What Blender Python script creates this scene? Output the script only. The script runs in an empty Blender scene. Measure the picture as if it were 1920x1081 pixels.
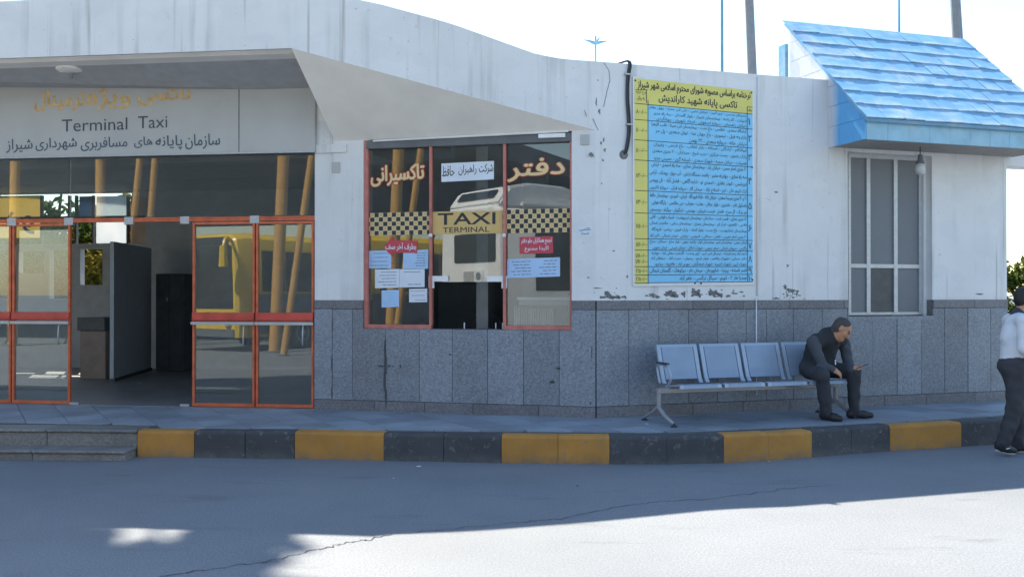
import bpy, bmesh, math, random
import numpy as np
from mathutils import Vector, Matrix, noise
random.seed(7); rng = np.random.default_rng(7)
S = bpy.context.scene
COL = S.collection
R = math.radians

# ------------------------------------------------------------------ camera, sky, sun, exposure
FPX, HORIZON, CAMZ = 1732.0, 550.0, 1.69          # measured from the photograph (1920 px wide)
cam = bpy.data.cameras.new('camera'); camo = bpy.data.objects.new('camera', cam); COL.objects.link(camo)
cam.sensor_width = 36; cam.lens = 36*FPX/1920; cam.clip_end = 3000; cam.clip_start = 0.05
camo.location = (0, 0, CAMZ)
camo.rotation_euler = (math.pi/2 + math.atan((HORIZON-540.5)/FPX), 0, 0)
S.camera = camo
SUN = Vector((-.29, .73, 1)).normalized()          # towards the sun: behind the building, a little to the left
W = bpy.data.worlds.new('World'); S.world = W; W.use_nodes = True
nt = W.node_tree
sky = nt.nodes.new('ShaderNodeTexSky'); sky.sky_type = 'NISHITA'; sky.sun_disc = False
sky.sun_elevation = math.asin(SUN.z); sky.sun_rotation = math.atan2(SUN.x, SUN.y)
sky.air_density = 1.3; sky.dust_density = .4; sky.ozone_density = 1.0
nt.links.new(sky.outputs[0], nt.nodes['Background'].inputs[0])
nt.nodes['Background'].inputs[1].default_value = 0.105
sl = bpy.data.lights.new('sun', 'SUN'); sl.energy = 5.0; sl.angle = R(.55); sl.color = (1, .89, .74)
so = bpy.data.objects.new('sun', sl); COL.objects.link(so)
so.rotation_euler = (-SUN).to_track_quat('-Z', 'Y').to_euler(); so.location = SUN*40
S.view_settings.view_transform = 'Standard'; S.view_settings.look = 'None'
S.view_settings.exposure = 1.45; S.view_settings.gamma = 1; S.view_settings.use_curve_mapping = False

# ------------------------------------------------------------------ materials
def C3(h):
    return tuple(h) if len(h) == 4 else (h[0], h[1], h[2], 1)
class N:
    def __init__(s, m): s.t = m.node_tree; s.n = s.t.nodes; s.l = s.t.links
    def new(s, k, **kw):
        n = s.n.new(k)
        for a, b in kw.items(): setattr(n, a, b)
        return n
    def link(s, a, b): s.l.new(a, b)
    def mix(s, fac, a, b, mode='MIX'):
        m = s.new('ShaderNodeMix', data_type='RGBA', blend_type=mode)
        for i, x in ((0, fac), (6, a), (7, b)):
            if hasattr(x, 'is_output'): s.link(x, m.inputs[i])
            elif i == 0: m.inputs[0].default_value = x
            else: m.inputs[i].default_value = C3(x)
        return m.outputs[2]
    def ramp(s, x, lo, hi):
        r = s.new('ShaderNodeMapRange'); r.inputs[1].default_value = lo; r.inputs[2].default_value = hi
        s.link(x, r.inputs[0]); return r.outputs[0]
    def noise(s, scale, detail=4, vec=None, rough=.55, mapping=None):
        n = s.new('ShaderNodeTexNoise'); n.inputs['Scale'].default_value = scale
        n.inputs['Detail'].default_value = detail; n.inputs['Roughness'].default_value = rough
        if mapping is not None:
            mp = s.new('ShaderNodeMapping'); mp.inputs['Scale'].default_value = mapping
            s.link(vec, mp.inputs[0]); vec = mp.outputs[0]
        s.link(vec, n.inputs['Vector']); return n.outputs[0]
    def math(s, op, a, b):
        m = s.new('ShaderNodeMath', operation=op)
        for i, x in ((0, a), (1, b)):
            if hasattr(x, 'is_output'): s.link(x, m.inputs[i])
            else: m.inputs[i].default_value = x
        return m.outputs[0]
def newmat(name):
    m = bpy.data.materials.new(name); m.use_nodes = True
    k = N(m); b = k.n['Principled BSDF']; co = k.new('ShaderNodeTexCoord').outputs['Object']
    return m, k, b, co
def bump(k, b, h, strength, dist=.01):
    bp = k.new('ShaderNodeBump'); bp.inputs['Strength'].default_value = strength; bp.inputs['Distance'].default_value = dist
    k.link(h, bp.inputs['Height']); k.link(bp.outputs[0], b.inputs['Normal'])
def mat(name, col, rough=.6, var=.18, scale=6, bmp=.0, metal=0, fine=0, rand=0, spec=.5, bscale=60):
    m, k, b, co = newmat(name)
    c = k.mix(k.ramp(k.noise(scale, 5, co), .3, .7), [x*(1-var) for x in col], [min(1, x*(1+var)) for x in col])
    if fine:
        c = k.mix(fine, c, k.mix(k.ramp(k.noise(130, 2, co), .35, .65), [x*.45 for x in col], [min(1, x*1.7) for x in col]))
    if rand:
        oi = k.new('ShaderNodeObjectInfo').outputs['Random']
        rr = k.new('ShaderNodeMapRange'); rr.inputs[3].default_value = 1-rand; rr.inputs[4].default_value = 1+rand
        k.link(oi, rr.inputs[0]); mm = k.new('ShaderNodeVectorMath', operation='SCALE')
        k.link(c, mm.inputs[0]); k.link(rr.outputs[0], mm.inputs['Scale']); c = mm.outputs[0]
    k.link(c, b.inputs['Base Color'])
    b.inputs['Roughness'].default_value = rough; b.inputs['Metallic'].default_value = metal
    b.inputs['Specular IOR Level'].default_value = spec
    if bmp: bump(k, b, k.noise(bscale, 4, co), bmp)
    return m
def glass(name, tint=(.80, .86, .86), refl=2.6, veil=.045):
    m = bpy.data.materials.new(name); m.use_nodes = True; k = N(m); k.n.clear()
    o = k.new('ShaderNodeOutputMaterial'); t = k.new('ShaderNodeBsdfTransparent'); g = k.new('ShaderNodeBsdfGlossy')
    t.inputs[0].default_value = C3(tint); g.inputs['Roughness'].default_value = 0.0
    f = k.new('ShaderNodeFresnel'); f.inputs[0].default_value = 1.5
    x = k.new('ShaderNodeMixShader'); k.link(k.math('MULTIPLY', f.outputs[0], refl), x.inputs[0])
    k.link(t.outputs[0], x.inputs[1]); k.link(g.outputs[0], x.inputs[2])
    co = k.new('ShaderNodeTexCoord').outputs['Object']; du = k.new('ShaderNodeBsdfDiffuse'); du.inputs[0].default_value = (.60, .62, .62, 1)  # pale diffuse veil mixed into the panes, imitating milky lens glare
    y = k.new('ShaderNodeMixShader'); r = k.new('ShaderNodeMapRange'); r.inputs[1].default_value = .3; r.inputs[2].default_value = .75; r.inputs[3].default_value = veil*.7; r.inputs[4].default_value = veil*1.6
    k.link(k.noise(2.2, 5, co, .6), r.inputs[0]); k.link(r.outputs[0], y.inputs[0]); k.link(x.outputs[0], y.inputs[1]); k.link(du.outputs[0], y.inputs[2]); k.link(y.outputs[0], o.inputs[0])
    return m
def plaster(name, base=(.74, .745, .75)):
    m, k, b, co = newmat(name)
    big = k.ramp(k.noise(1.1, 5, co), .35, .75)
    c = k.mix(big, [x*1.02 for x in base], [x*.90 for x in base])
    st = k.ramp(k.noise(1.0, 4, co, .6, (4.5, 4.5, .22)), .52, .70)          # rain streaks running down
    st = k.math('MULTIPLY', st, k.ramp(k.noise(.9, 3, co), .35, .62))
    c = k.mix(k.math('MULTIPLY', st, .85), c, (.40, .40, .39))
    pat = k.ramp(k.noise(2.1, 2, co, .4, (1, 1, 1.6)), .52, .56)                     # patches of newer paint
    c = k.mix(k.math('MULTIPLY', pat, .16), c, (.58, .60, .62))
    st2 = k.ramp(k.noise(1.0, 3, co, .5, (13, 13, .35)), .63, .72)
    c = k.mix(k.math('MULTIPLY', st2, .6), c, (.36, .35, .33))
    blot = k.ramp(k.noise(5.5, 6, co, .7), .64, .72)
    c = k.mix(k.math('MULTIPLY', blot, .45), c, (.42, .42, .43))
    spots = k.ramp(k.noise(23, 3, co, .6), .69, .73)
    c = k.mix(k.math('MULTIPLY', spots, .5), c, (.30, .30, .31))
    k.link(c, b.inputs['Base Color']); b.inputs['Roughness'].default_value = .85
    bump(k, b, k.math('ADD', k.noise(38, 5, co), k.math('MULTIPLY', k.noise(4, 3, co), 2)), .35, .012)
    return m
def granite(name, base):
    m, k, b, co = newmat(name)
    v = k.new('ShaderNodeTexVoronoi'); v.inputs['Scale'].default_value = 95; k.link(co, v.inputs['Vector'])
    sep = k.new('ShaderNodeSeparateColor'); k.link(v.outputs['Color'], sep.inputs[0])
    c = k.mix(sep.outputs[0], [x*.68 for x in base], [x*1.34 for x in base])
    c = k.mix(.35, c, k.mix(k.ramp(k.noise(36, 3, co), .4, .62), [x*.6 for x in base], [x*1.4 for x in base]))
    oi = k.new('ShaderNodeObjectInfo').outputs['Random']
    rr = k.new('ShaderNodeMapRange'); rr.inputs[3].default_value = .86; rr.inputs[4].default_value = 1.16
    k.link(oi, rr.inputs[0]); mm = k.new('ShaderNodeVectorMath', operation='SCALE')
    k.link(c, mm.inputs[0]); k.link(rr.outputs[0], mm.inputs['Scale'])
    dirt = k.ramp(k.noise(1.7, 6, co, .65), .5, .72)
    c = k.mix(k.math('MULTIPLY', dirt, .5), mm.outputs[0], (.105, .105, .11))
    lg = k.ramp(k.noise(1.1, 5, co, .6), .55, .72)
    c = k.mix(k.math('MULTIPLY', lg, .35), c, (.30, .32, .35))
    rust = k.ramp(k.noise(2.3, 5, co, .6), .63, .78)
    c = k.mix(k.math('MULTIPLY', rust, .4), c, (.20, .15, .10))
    k.link(c, b.inputs['Base Color']); b.inputs['Roughness'].default_value = .48
    bump(k, b, k.noise(140, 2, co), .12, .004)
    return m

M = {}
M['plaster'] = plaster('white_plaster')
M['soffit'] = mat('cream_soffit_paint', (.86, .83, .77), .8, .06, 2, .1)
M['granite'] = granite('speckled_granite', (.20, .225, .262))
M['granite_dark'] = granite('band_granite', (.155, .155, .172))
M['peel'] = mat('bare_cement', (.16, .165, .17), .9, .3, 30, .3)
M['crackmark'] = mat('crack_line', (.075, .08, .09), .9, .2)
M['sign_grey'] = mat('faded_sign_sheet', (.445, .45, .445), .5, .06, 2)
M['red_frame'] = mat('orange_red_paint', (.58, .125, .05), .45, .25, 9)
M['red_bar'] = mat('red_push_bar_paint', (.55, .07, .05), .4, .2, 7)
M['pink_frame'] = mat('faded_red_paint', (.50, .17, .14), .5, .2, 9)
M['alu'] = mat('brushed_aluminium', (.44, .46, .49), .4, .1, 20, 0, .4)
M['white_metal'] = mat('white_enamel', (.78, .79, .80), .4, .06)
M['glass'] = glass('clear_glass')
M['dark'] = mat('dark_laminate', (.075, .08, .085), .5, .2)
M['floor_in'] = mat('interior_floor', (.22, .22, .22), .4, .2, 3)
M['in_wall'] = mat('interior_paint', (.40, .42, .44), .8, .1)
M['in_board'] = mat('grey_partition', (.46, .50, .54), .6, .06)
M['in_brown'] = mat('brown_counter', (.24, .18, .15), .5, .15)
M['in_ceiling'] = mat('interior_ceiling', (.40, .41, .42), .9, .1)
M['screen'] = mat('grey_window_film', (.165, .18, .20), .55, .06, 2)
M['cable'] = mat('black_rubber', (.030, .036, .05), .5, .2)
M['bulb'] = mat('opal_glass', (.50, .50, .49), .25, .03)
M['bench_frame'] = mat('grey_enamel', (.30, .31, .33), .35, .1, 10, 0, .3)
M['bench_seat'] = mat('perforated_steel', (.265, .335, .43), .42, .06, 5, 0, .25)
M['bench_rim'] = mat('steel_rim', (.36, .43, .52), .35, .05, 5, 0, .25)
M['paper'] = mat('white_paper', (.68, .74, .82), .8, .05, 6)
M['paper_blue'] = mat('pale_blue_paper', (.42, .60, .84), .8, .06, 6)
M['ink'] = mat('black_ink', (.035, .037, .045), .7, .1)
M['ink_soft'] = mat('grey_print', (.16, .20, .27), .7, .1)
M['ink_navy'] = mat('dark_lettering', (.06, .075, .10), .6, .2)
M['ink_teal'] = mat('weathered_dark_lettering', (.075, .11, .15), .6, .3, 14)
M['fade_orange'] = mat('faded_orange_lettering', (.62, .42, .19), .6, .25, 12)
M['cream'] = mat('cream_lettering', (.74, .58, .30), .6, .06)
M['letter_red'] = mat('red_outline', (.42, .06, .04), .6, .1)
M['red_sticker'] = mat('red_sticker', (.52, .055, .08), .5, .08)
M['tan'] = mat('taxi_tan', (.62, .43, .16), .55, .06)
M['tan_light'] = mat('checker_cream', (.66, .53, .30), .55, .05)
M['board_yellow'] = mat('yellow_print', (.68, .62, .17), .55, .06, 3)
M['board_blue'] = mat('blue_print', (.22, .58, .86), .55, .05, 3)
M['board_white'] = mat('board_edge', (.72, .74, .76), .6, .05)
M['bus_yellow'] = mat('bus_yellow_paint', (.72, .50, .04), .3, .05)
M['bus_white'] = mat('coach_white_paint', (.88, .89, .88), .3, .04)
M['bus_glass'] = mat('tinted_glass', (.012, .014, .017), .08, .1)
M['tyre'] = mat('tyre_rubber', (.02, .02, .02), .85, .2)
M['post_orange'] = mat('orange_post_paint', (.56, .31, .08), .45, .12)
M['canopy'] = mat('canopy_steel', (.13, .14, .15), .7, .15)
M['pole'] = mat('galvanised_pole', (.20, .22, .25), .5, .12)
M['pole_blue'] = mat('blue_pole_paint', (.14, .33, .52), .5, .1)
M['stone_step'] = granite('step_stone', (.20, .20, .195))
def kerbpaint(name, col):
    m, k, b, co = newmat(name)
    c = k.mix(k.ramp(k.noise(3, 5, co), .3, .7), [x*.8 for x in col], [x*1.12 for x in col])
    c = k.mix(k.math('MULTIPLY', k.ramp(k.noise(16, 6, co, .7), .57, .67), .75), c, (.20, .19, .18))
    sp = k.new('ShaderNodeSeparateXYZ'); k.link(co, sp.inputs[0])
    low = k.math('MULTIPLY', k.ramp(sp.outputs[2], .10, .0), k.ramp(k.noise(7, 4, co), .3, .6))
    c = k.mix(k.math('MULTIPLY', low, .7), c, (.14, .135, .13))
    k.link(c, b.inputs['Base Color']); b.inputs['Roughness'].default_value = .75
    bump(k, b, k.noise(45, 5, co), .4, .01); return m
M['kerb_yellow'] = kerbpaint('yellow_kerb_paint', (.47, .225, .045))
M['kerb_black'] = kerbpaint('black_kerb_paint', (.062, .066, .074))
M['tile'] = mat('pavement_tile', (.245, .285, .335), .55, .2, 2.2, .12, 0, .15, .16)
M['grout'] = mat('tile_grout', (.09, .09, .09), .9, .2)
def asphalt():
    m, k, b, co = newmat('worn_asphalt')
    c = k.mix(k.ramp(k.noise(.7, 6, co, .6), .3, .72), (.152, .184, .216), (.198, .224, .248))
    c = k.mix(.35, c, k.mix(k.ramp(k.noise(60, 4, co, .7), .35, .65), (.08, .085, .095), (.33, .345, .36)))
    st = k.ramp(k.noise(1.0, 5, co, .6, (.9, 3.2, 1)), .60, .72)
    c = k.mix(k.math('MULTIPLY', st, .45), c, (.08, .085, .095))
    big = k.ramp(k.noise(.28, 4, co, .6), .42, .66); c = k.mix(k.math('MULTIPLY', big, .36), c, (.10, .112, .13))
    pit = k.ramp(k.noise(15, 6, co, .78, (1, 2.0, 1)), .645, .70)
    c = k.mix(k.math('MULTIPLY', pit, .7), c, (.045, .043, .042))
    k.link(c, b.inputs['Base Color']); b.inputs['Roughness'].default_value = .8
    bump(k, b, k.noise(70, 5, co), .45, .012); return m
M['asphalt'] = asphalt()
def bluepaint(name, base, worn=.5):
    m, k, b, co = newmat(name)
    at_ = k.new('ShaderNodeAttribute'); at_.attribute_name = 'wear'
    oi = k.new('ShaderNodeObjectInfo').outputs['Random']
    c = k.mix(k.ramp(k.noise(5, 5, co), .3, .7), [x*.85 for x in base], [min(1, x*1.12) for x in base])
    c = k.mix(k.math('MULTIPLY', oi, .18), c, (.30, .52, .70))
    w = k.ramp(k.noise(2.6, 6, co, .68), .50, .70)
    c = k.mix(k.math('MULTIPLY', w, worn), c, (.50, .58, .66))
    e = k.math('MULTIPLY', k.ramp(at_.outputs['Fac'], .25, 1.0), k.ramp(k.noise(6, 4, co, .6), .30, .62)); c = k.mix(k.math('MULTIPLY', e, .75), c, (.60, .68, .74))
    r = k.ramp(k.noise(1.7, 4, co), .64, .76)
    c = k.mix(k.math('MULTIPLY', r, .55*min(1, worn*2)), c, (.42, .36, .42))
    k.link(c, b.inputs['Base Color']); b.inputs['Roughness'].default_value = .42
    bump(k, b, k.noise(20, 3, co), .12, .01); return m
M['shingle'] = bluepaint('sky_blue_shingle_paint', (.15, .37, .59), .65)
M['hood_fascia'] = bluepaint('pale_blue_sheet', (.26, .48, .62), .25)
M['hood_soffit'] = mat('hood_soffit_board', (.28, .27, .26), .8, .1)
def leafmat(name, a, b2, tr=.4):
    m = bpy.data.materials.new(name); m.use_nodes = True; k = N(m); k.n.clear()
    o = k.new('ShaderNodeOutputMaterial'); co = k.new('ShaderNodeTexCoord').outputs['Object']
    c = k.mix(k.ramp(k.noise(2.2, 3, co), .35, .65), a, b2)
    d = k.new('ShaderNodeBsdfDiffuse'); t = k.new('ShaderNodeBsdfTranslucent'); x = k.new('ShaderNodeMixShader'); x.inputs[0].default_value = tr
    k.link(c, d.inputs[0]); k.link(c, t.inputs[0]); k.link(d.outputs[0], x.inputs[1]); k.link(t.outputs[0], x.inputs[2]); k.link(x.outputs[0], o.inputs[0])
    return m
M['leaf'] = leafmat('green_leaves', (.045, .085, .022), (.10, .13, .03))
M['leaf_yellow'] = leafmat('yellowing_leaves', (.10, .11, .025), (.24, .19, .04))
M['bark'] = mat('bark', (.10, .08, .06), .9, .3, 8, .4)

# ------------------------------------------------------------------ geometry helpers
class Frame:                                        # u along a wall, v out of it towards the yard, z up
    def __init__(s, o, ang):
        s.o = Vector((o[0], o[1])); s.d = Vector((math.cos(ang), math.sin(ang))); s.n = Vector((math.sin(ang), -math.cos(ang)))
    def p(s, u, v, z):
        q = s.o + s.d*u + s.n*v; return Vector((q.x, q.y, z))
    def uz(s, px, py, v=0):                         # where a measured point of the photograph lies on the wall
        t = (px-960)/FPX; o = s.o + s.n*v
        Y = -(o.dot(s.n))*-1/(Vector((t, 1)).dot(s.n)); q = Vector((t*Y, Y))
        return (q-s.o).dot(s.d), CAMZ-(py-HORIZON)/FPX*Y
    def w(s, px, py, v=0):
        u, z = s.uz(px, py, v); return s.p(u, v, z)
    def reflect(s, P):
        q = Vector((P[0], P[1])); d = (q-s.o).dot(s.n); return q - s.n*(2*d)
    def refdir(s, d): d = Vector(d); return d - s.n*(2*d.dot(s.n))
def at(px, py, Y): return Vector(((px-960)/FPX*Y, Y, CAMZ-(py-HORIZON)/FPX*Y))
CN = (.952, 10.5)
FR = Frame(CN, R(17.3))
FB0 = Frame(CN, R(-13.2))
LB = -FB0.uz(590, 563)[0]
LC = FB0.p(-LB, 0, 0)
FB = Frame((LC.x, LC.y), R(-13.2)); FA = Frame((LC.x, LC.y), R(-7.3))
GZ, FZ = .28, .285                                  # pavement and interior floor

class MB:
    def __init__(s): s.v = []; s.f = []; s.mi = []
    def face(s, pts, m=0):
        b = len(s.v); s.v += [Vector(p) for p in pts]; s.f.append(list(range(b, b+len(pts)))); s.mi.append(m)
    def solid(s, bot, top, m=0):                    # two loops of equal length -> closed prism
        b = len(s.v); n = len(bot); s.v += [Vector(p) for p in bot] + [Vector(p) for p in top]
        fs = [list(range(b+n-1, b-1, -1)), list(range(b+n, b+2*n))] + [[b+i, b+(i+1) % n, b+n+(i+1) % n, b+n+i] for i in range(n)]
        s.f += fs; s.mi += [m]*len(fs)
    def box(s, F, u0, u1, v0, v1, z0, z1, m=0):
        q = [(u0, v1), (u1, v1), (u1, v0), (u0, v0)]
        s.solid([F.p(u, v, z0) for u, v in q], [F.p(u, v, z1) for u, v in q], m)
    def tube(s, pts, r, n=8, m=0):
        pts = [Vector(p) for p in pts]; rs = r if isinstance(r, (list, tuple)) else [r]*len(pts); b = len(s.v); prev = None
        for i, p in enumerate(pts):
            d = (pts[min(i+1, len(pts)-1)]-pts[max(i-1, 0)]).normalized()
            a = d.cross(Vector((0, 0, 1)) if abs(d.z) < .9 else Vector((1, 0, 0))).normalized()
            if prev is not None:
                a = (prev - d*prev.dot(d)).normalized()
            prev = a; c = d.cross(a)
            s.v += [p + (a*math.cos(2*math.pi*j/n)+c*math.sin(2*math.pi*j/n))*rs[i] for j in range(n)]
        for i in range(len(pts)-1):
            for j in range(n):
                s.f.append([b+i*n+j, b+i*n+(j+1) % n, b+(i+1)*n+(j+1) % n, b+(i+1)*n+j]); s.mi.append(m)
        s.f.append([b+j for j in range(n-1, -1, -1)]); s.mi.append(m)
        e = b+(len(pts)-1)*n; s.f.append([e+j for j in range(n)]); s.mi.append(m)
    def lathe(s, c, prof, n=16, axis=None, m=0):    # prof: (radius, height) pairs about an axis through c
        c = Vector(c); ax = Vector(axis or (0, 0, 1)).normalized()
        a = ax.cross(Vector((0, 0, 1)) if abs(ax.z) < .9 else Vector((1, 0, 0))).normalized(); t = ax.cross(a); b = len(s.v)
        for r, h in prof: s.v += [c+ax*h+(a*math.cos(2*math.pi*j/n)+t*math.sin(2*math.pi*j/n))*max(r, 1e-4) for j in range(n)]
        for i in range(len(prof)-1):
            for j in range(n):
                s.f.append([b+i*n+j, b+i*n+(j+1) % n, b+(i+1)*n+(j+1) % n, b+(i+1)*n+j]); s.mi.append(m)
        s.f.append([b+j for j in range(n-1, -1, -1)]); s.mi.append(m)
        e = b+(len(prof)-1)*n; s.f.append([e+j for j in range(n)]); s.mi.append(m)
def tag(o, label=None, cat=None, group=None, kind=None):
    for a, b in (('label', label), ('category', cat), ('group', group), ('kind', kind)):
        if b: o[a] = b
    return o
ROOT = {}
def thing(name, base, label, cat, group=None):
    o = bpy.data.objects.new(name, None); COL.objects.link(o); o.location = base; o.empty_display_size = .2
    return tag(o, label, cat, group)
def base_of(parent):
    b = Vector((0, 0, 0))
    while parent is not None: b = b + parent.location; parent = parent.parent
    return b
def build(name, mb, m, parent=None, base=None, bevel=0, smooth=False, recalc=True, label=None):
    me = bpy.data.meshes.new(name); off = base_of(parent) if base is None else Vector(base)
    me.from_pydata([tuple(p-off) for p in mb.v], [], mb.f)
    ms = m if isinstance(m, (list, tuple)) else [m]
    for x in ms: me.materials.append(x)
    if len(ms) > 1: me.polygons.foreach_set('material_index', mb.mi)
    bm = bmesh.new(); bm.from_mesh(me)
    if recalc: bmesh.ops.recalc_face_normals(bm, faces=bm.faces)
    if bevel:
        eds = [e for e in bm.edges if len(e.link_faces) == 2 and e.calc_face_angle(0) > .5]
        bmesh.ops.bevel(bm, geom=eds, offset=bevel, segments=2 if bevel > .012 else 1, affect='EDGES', clamp_overlap=True)
    bm.to_mesh(me); bm.free()
    if smooth:
        me.polygons.foreach_set('use_smooth', [True]*len(me.polygons))
        if smooth == 'auto': me.set_sharp_from_angle(angle=R(35))
    o = bpy.data.objects.new(name, me); COL.objects.link(o)
    if parent is not None: o.parent = parent
    else: o.location = off
    if label: o['label'] = label
    return o
def clip(poly, a, b):                                # keep the part of a 2D polygon left of a->b
    out = []; n = len(poly)
    f = lambda p: (b[0]-a[0])*(p[1]-a[1])-(b[1]-a[1])*(p[0]-a[0])
    for i in range(n):
        p, q = poly[i], poly[(i+1) % n]; fp, fq = f(p), f(q)
        if fp >= 0: out.append(p)
        if fp*fq < 0:
            t = fp/(fp-fq); out.append((p[0]+(q[0]-p[0])*t, p[1]+(q[1]-p[1])*t))
    return out

# ------------------------------------------------------------------ lettering
_T = {}
def _add(ch, iso, fin, ini=None, med=None): _T[ch] = (chr(iso), chr(fin), chr(ini) if ini else None, chr(med) if med else None)
for ch, base, four in (('آ', 0xFE81, 0), ('أ', 0xFE83, 0), ('ا', 0xFE8D, 0), ('ب', 0xFE8F, 1), ('ت', 0xFE95, 1), ('ث', 0xFE99, 1), ('ج', 0xFE9D, 1), ('ح', 0xFEA1, 1), ('خ', 0xFEA5, 1),
                       ('د', 0xFEA9, 0), ('ذ', 0xFEAB, 0), ('ر', 0xFEAD, 0), ('ز', 0xFEAF, 0), ('س', 0xFEB1, 1), ('ش', 0xFEB5, 1), ('ص', 0xFEB9, 1), ('ض', 0xFEBD, 1), ('ط', 0xFEC1, 1),
                       ('ظ', 0xFEC5, 1), ('ع', 0xFEC9, 1), ('غ', 0xFECD, 1), ('ف', 0xFED1, 1), ('ق', 0xFED5, 1), ('ل', 0xFEDD, 1), ('م', 0xFEE1, 1), ('ن', 0xFEE5, 1), ('ه', 0xFEE9, 1),
                       ('و', 0xFEED, 0), ('پ', 0xFB56, 1), ('چ', 0xFB7A, 1), ('ژ', 0xFB8A, 0), ('ک', 0xFB8E, 1), ('گ', 0xFB92, 1), ('ی', 0xFBFC, 1)):
    _add(ch, base, base+1, *((base+2, base+3) if four else ()))
def shape(s):
    s = s.replace('لا', '\u0001'); out = []
    T = dict(_T); T['\u0001'] = ('\uFEFB', '\uFEFC', None, None)
    for i, ch in enumerate(s):
        if ch not in T: out.append(ch); continue
        prv = i > 0 and s[i-1] in T and T[s[i-1]][2] is not None
        nxt = i+1 < len(s) and s[i+1] in T and T[ch][2] is not None
        out.append(T[ch][3] if prv and nxt else T[ch][1] if prv else T[ch][2] if nxt else T[ch][0])
    r = ''.join(reversed(out)); res = ''; buf = ''
    for ch in r:                                     # numbers keep their own order
        if ch in '۰۱۲۳۴۵۶۷۸۹/': buf = ch+buf
        else: res += buf+ch; buf = ''
    return res+buf
_cache = {}; _glyph = {}
def text_poly(s, off, res):
    c = bpy.data.curves.new('lettering', 'FONT'); c.body = s; c.size = 1; c.offset = off; c.resolution_u = res
    o = bpy.data.objects.new('lettering', c); COL.objects.link(o)
    me = bpy.data.meshes.new_from_object(o.evaluated_get(bpy.context.evaluated_depsgraph_get()))
    v = np.array([x.co[:2] for x in me.vertices]).reshape(-1, 2); f = [list(p.vertices) for p in me.polygons]; ar = sum(p.area for p in me.polygons)
    bpy.data.objects.remove(o); bpy.data.curves.remove(c); bpy.data.meshes.remove(me); return v, f, ar
def true_area(s):                                     # inked area of a letter from the winding of its outlines
    c = bpy.data.curves.new('lettering', 'FONT'); c.body = s; c.size = 1; c.resolution_u = 3; c.fill_mode = 'NONE'
    o = bpy.data.objects.new('lettering', c); COL.objects.link(o)
    me = bpy.data.meshes.new_from_object(o.evaluated_get(bpy.context.evaluated_depsgraph_get()))
    v = np.array([x.co[:2] for x in me.vertices]); e = np.array([x.vertices[:] for x in me.edges])
    bpy.data.objects.remove(o); bpy.data.curves.remove(c); bpy.data.meshes.remove(me)
    wrap = e[:, 1]-e[:, 0] != 1; e = e.copy()                          # closing edges run from the last point to the first
    e[wrap] = np.where((e[wrap][:, :1] < e[wrap][:, 1:]), e[wrap][:, ::-1], e[wrap])
    lo, hi = v.min(0)-.01, v.max(0)+.01; n = 90; gx = lo[0]+(np.arange(n)+.5)/n*(hi[0]-lo[0]); A_, B_ = v[e[:, 0]], v[e[:, 1]]; cov = 0
    for y in lo[1]+(np.arange(n)+.5)/n*(hi[1]-lo[1]):
        m = (A_[:, 1] > y) != (B_[:, 1] > y); a_, b_ = A_[m], B_[m]
        if not len(a_): continue
        x = a_[:, 0]+(y-a_[:, 1])/(b_[:, 1]-a_[:, 1])*(b_[:, 0]-a_[:, 0]); d = np.where(b_[:, 1] > a_[:, 1], 1, -1)
        cov += (((x[None] > gx[:, None])*d).sum(1) != 0).sum()
    return cov/n/n*np.prod(hi-lo)
def wid(s): v = text_poly(s, 0, 1)[0]; return v[:, 0].max()-v[:, 0].min()
def glyph(ch, res=3):                                   # one letter: some outlines only fill at certain offsets, so take the fullest
    k = (ch, res)
    if k not in _glyph:
        if ch == ' ': _glyph[k] = (np.zeros((0, 2)), [], wid('l l')-wid('ll'))
        else:
            ex = true_area(ch); v, f, _ = min((text_poly(ch, q, r_) for q in (0, .002, .005, .009) for r_ in (3, 4, 2)), key=lambda t: abs(t[2]-ex)); _glyph[k] = (v, f, wid(ch+ch)-wid(ch))
    return _glyph[k]
def glyphs(s, off, res=3):
    k = s
    if k not in _cache:
        V, F, L, x = [], [], [], 0.
        for i, ch in enumerate(s):
            v, f, adv = glyph(ch); b = sum(map(len, V)); V.append(v+np.array([x, 0])); F += [[b+q for q in p] for p in f]; L += [i % 3]*len(v); x += adv
        v = np.concatenate(V); lo, hi = v.min(0), v.max(0); _cache[k] = ((v[:, 0]-lo[0])/(hi[0]-lo[0]), (v[:, 1]-lo[1])/(hi[1]-lo[1]), np.array(L), F)
    return _cache[k]
for ch_ in ' -/۰۱۲۳۴۵۶۷۸۹TAXITERMINALerminalaxiClassic\uFEFB\uFEFC'+''.join(x for q in _T.values() for x in q if x): glyph(ch_)
def letter(mb, s, fn, off=.02, res=3, m=0, farsi=True, grow=0):   # fn(s, t, d): unit square -> world, d metres off the surface
    xs, ys, lay, f = glyphs(shape(s) if farsi else s, .006 if off > .008 else .002, res)       # heavier strokes: the same outline laid down a few times, shifted
    o_, ex, ez = fn(0, 0), fn(1, 0)-fn(0, 0), fn(0, 1)-fn(0, 0); W_, H_ = ex.length, ez.length; ex, ez = ex/W_, ez/H_
    r = max(off*.55*min(H_, .35), 0)+grow; c0 = off > .008 or grow
    sh = [(math.cos(q)*r, math.sin(q)*r*.8) for q in [2*math.pi*i/(8 if grow else 6) for i in range(8 if grow else 6)]] if c0 else [(0, 0)]
    for n_, (dx, dz) in enumerate(sh):
        b = len(mb.v); mb.v += [fn(x, y, .0004*l+.00013*n_)+ex*dx+ez*dz for x, y, l in zip(xs, ys, lay)]
        mb.f += [[b+i for i in p] for p in f]; mb.mi += [m]*len(f)
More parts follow.
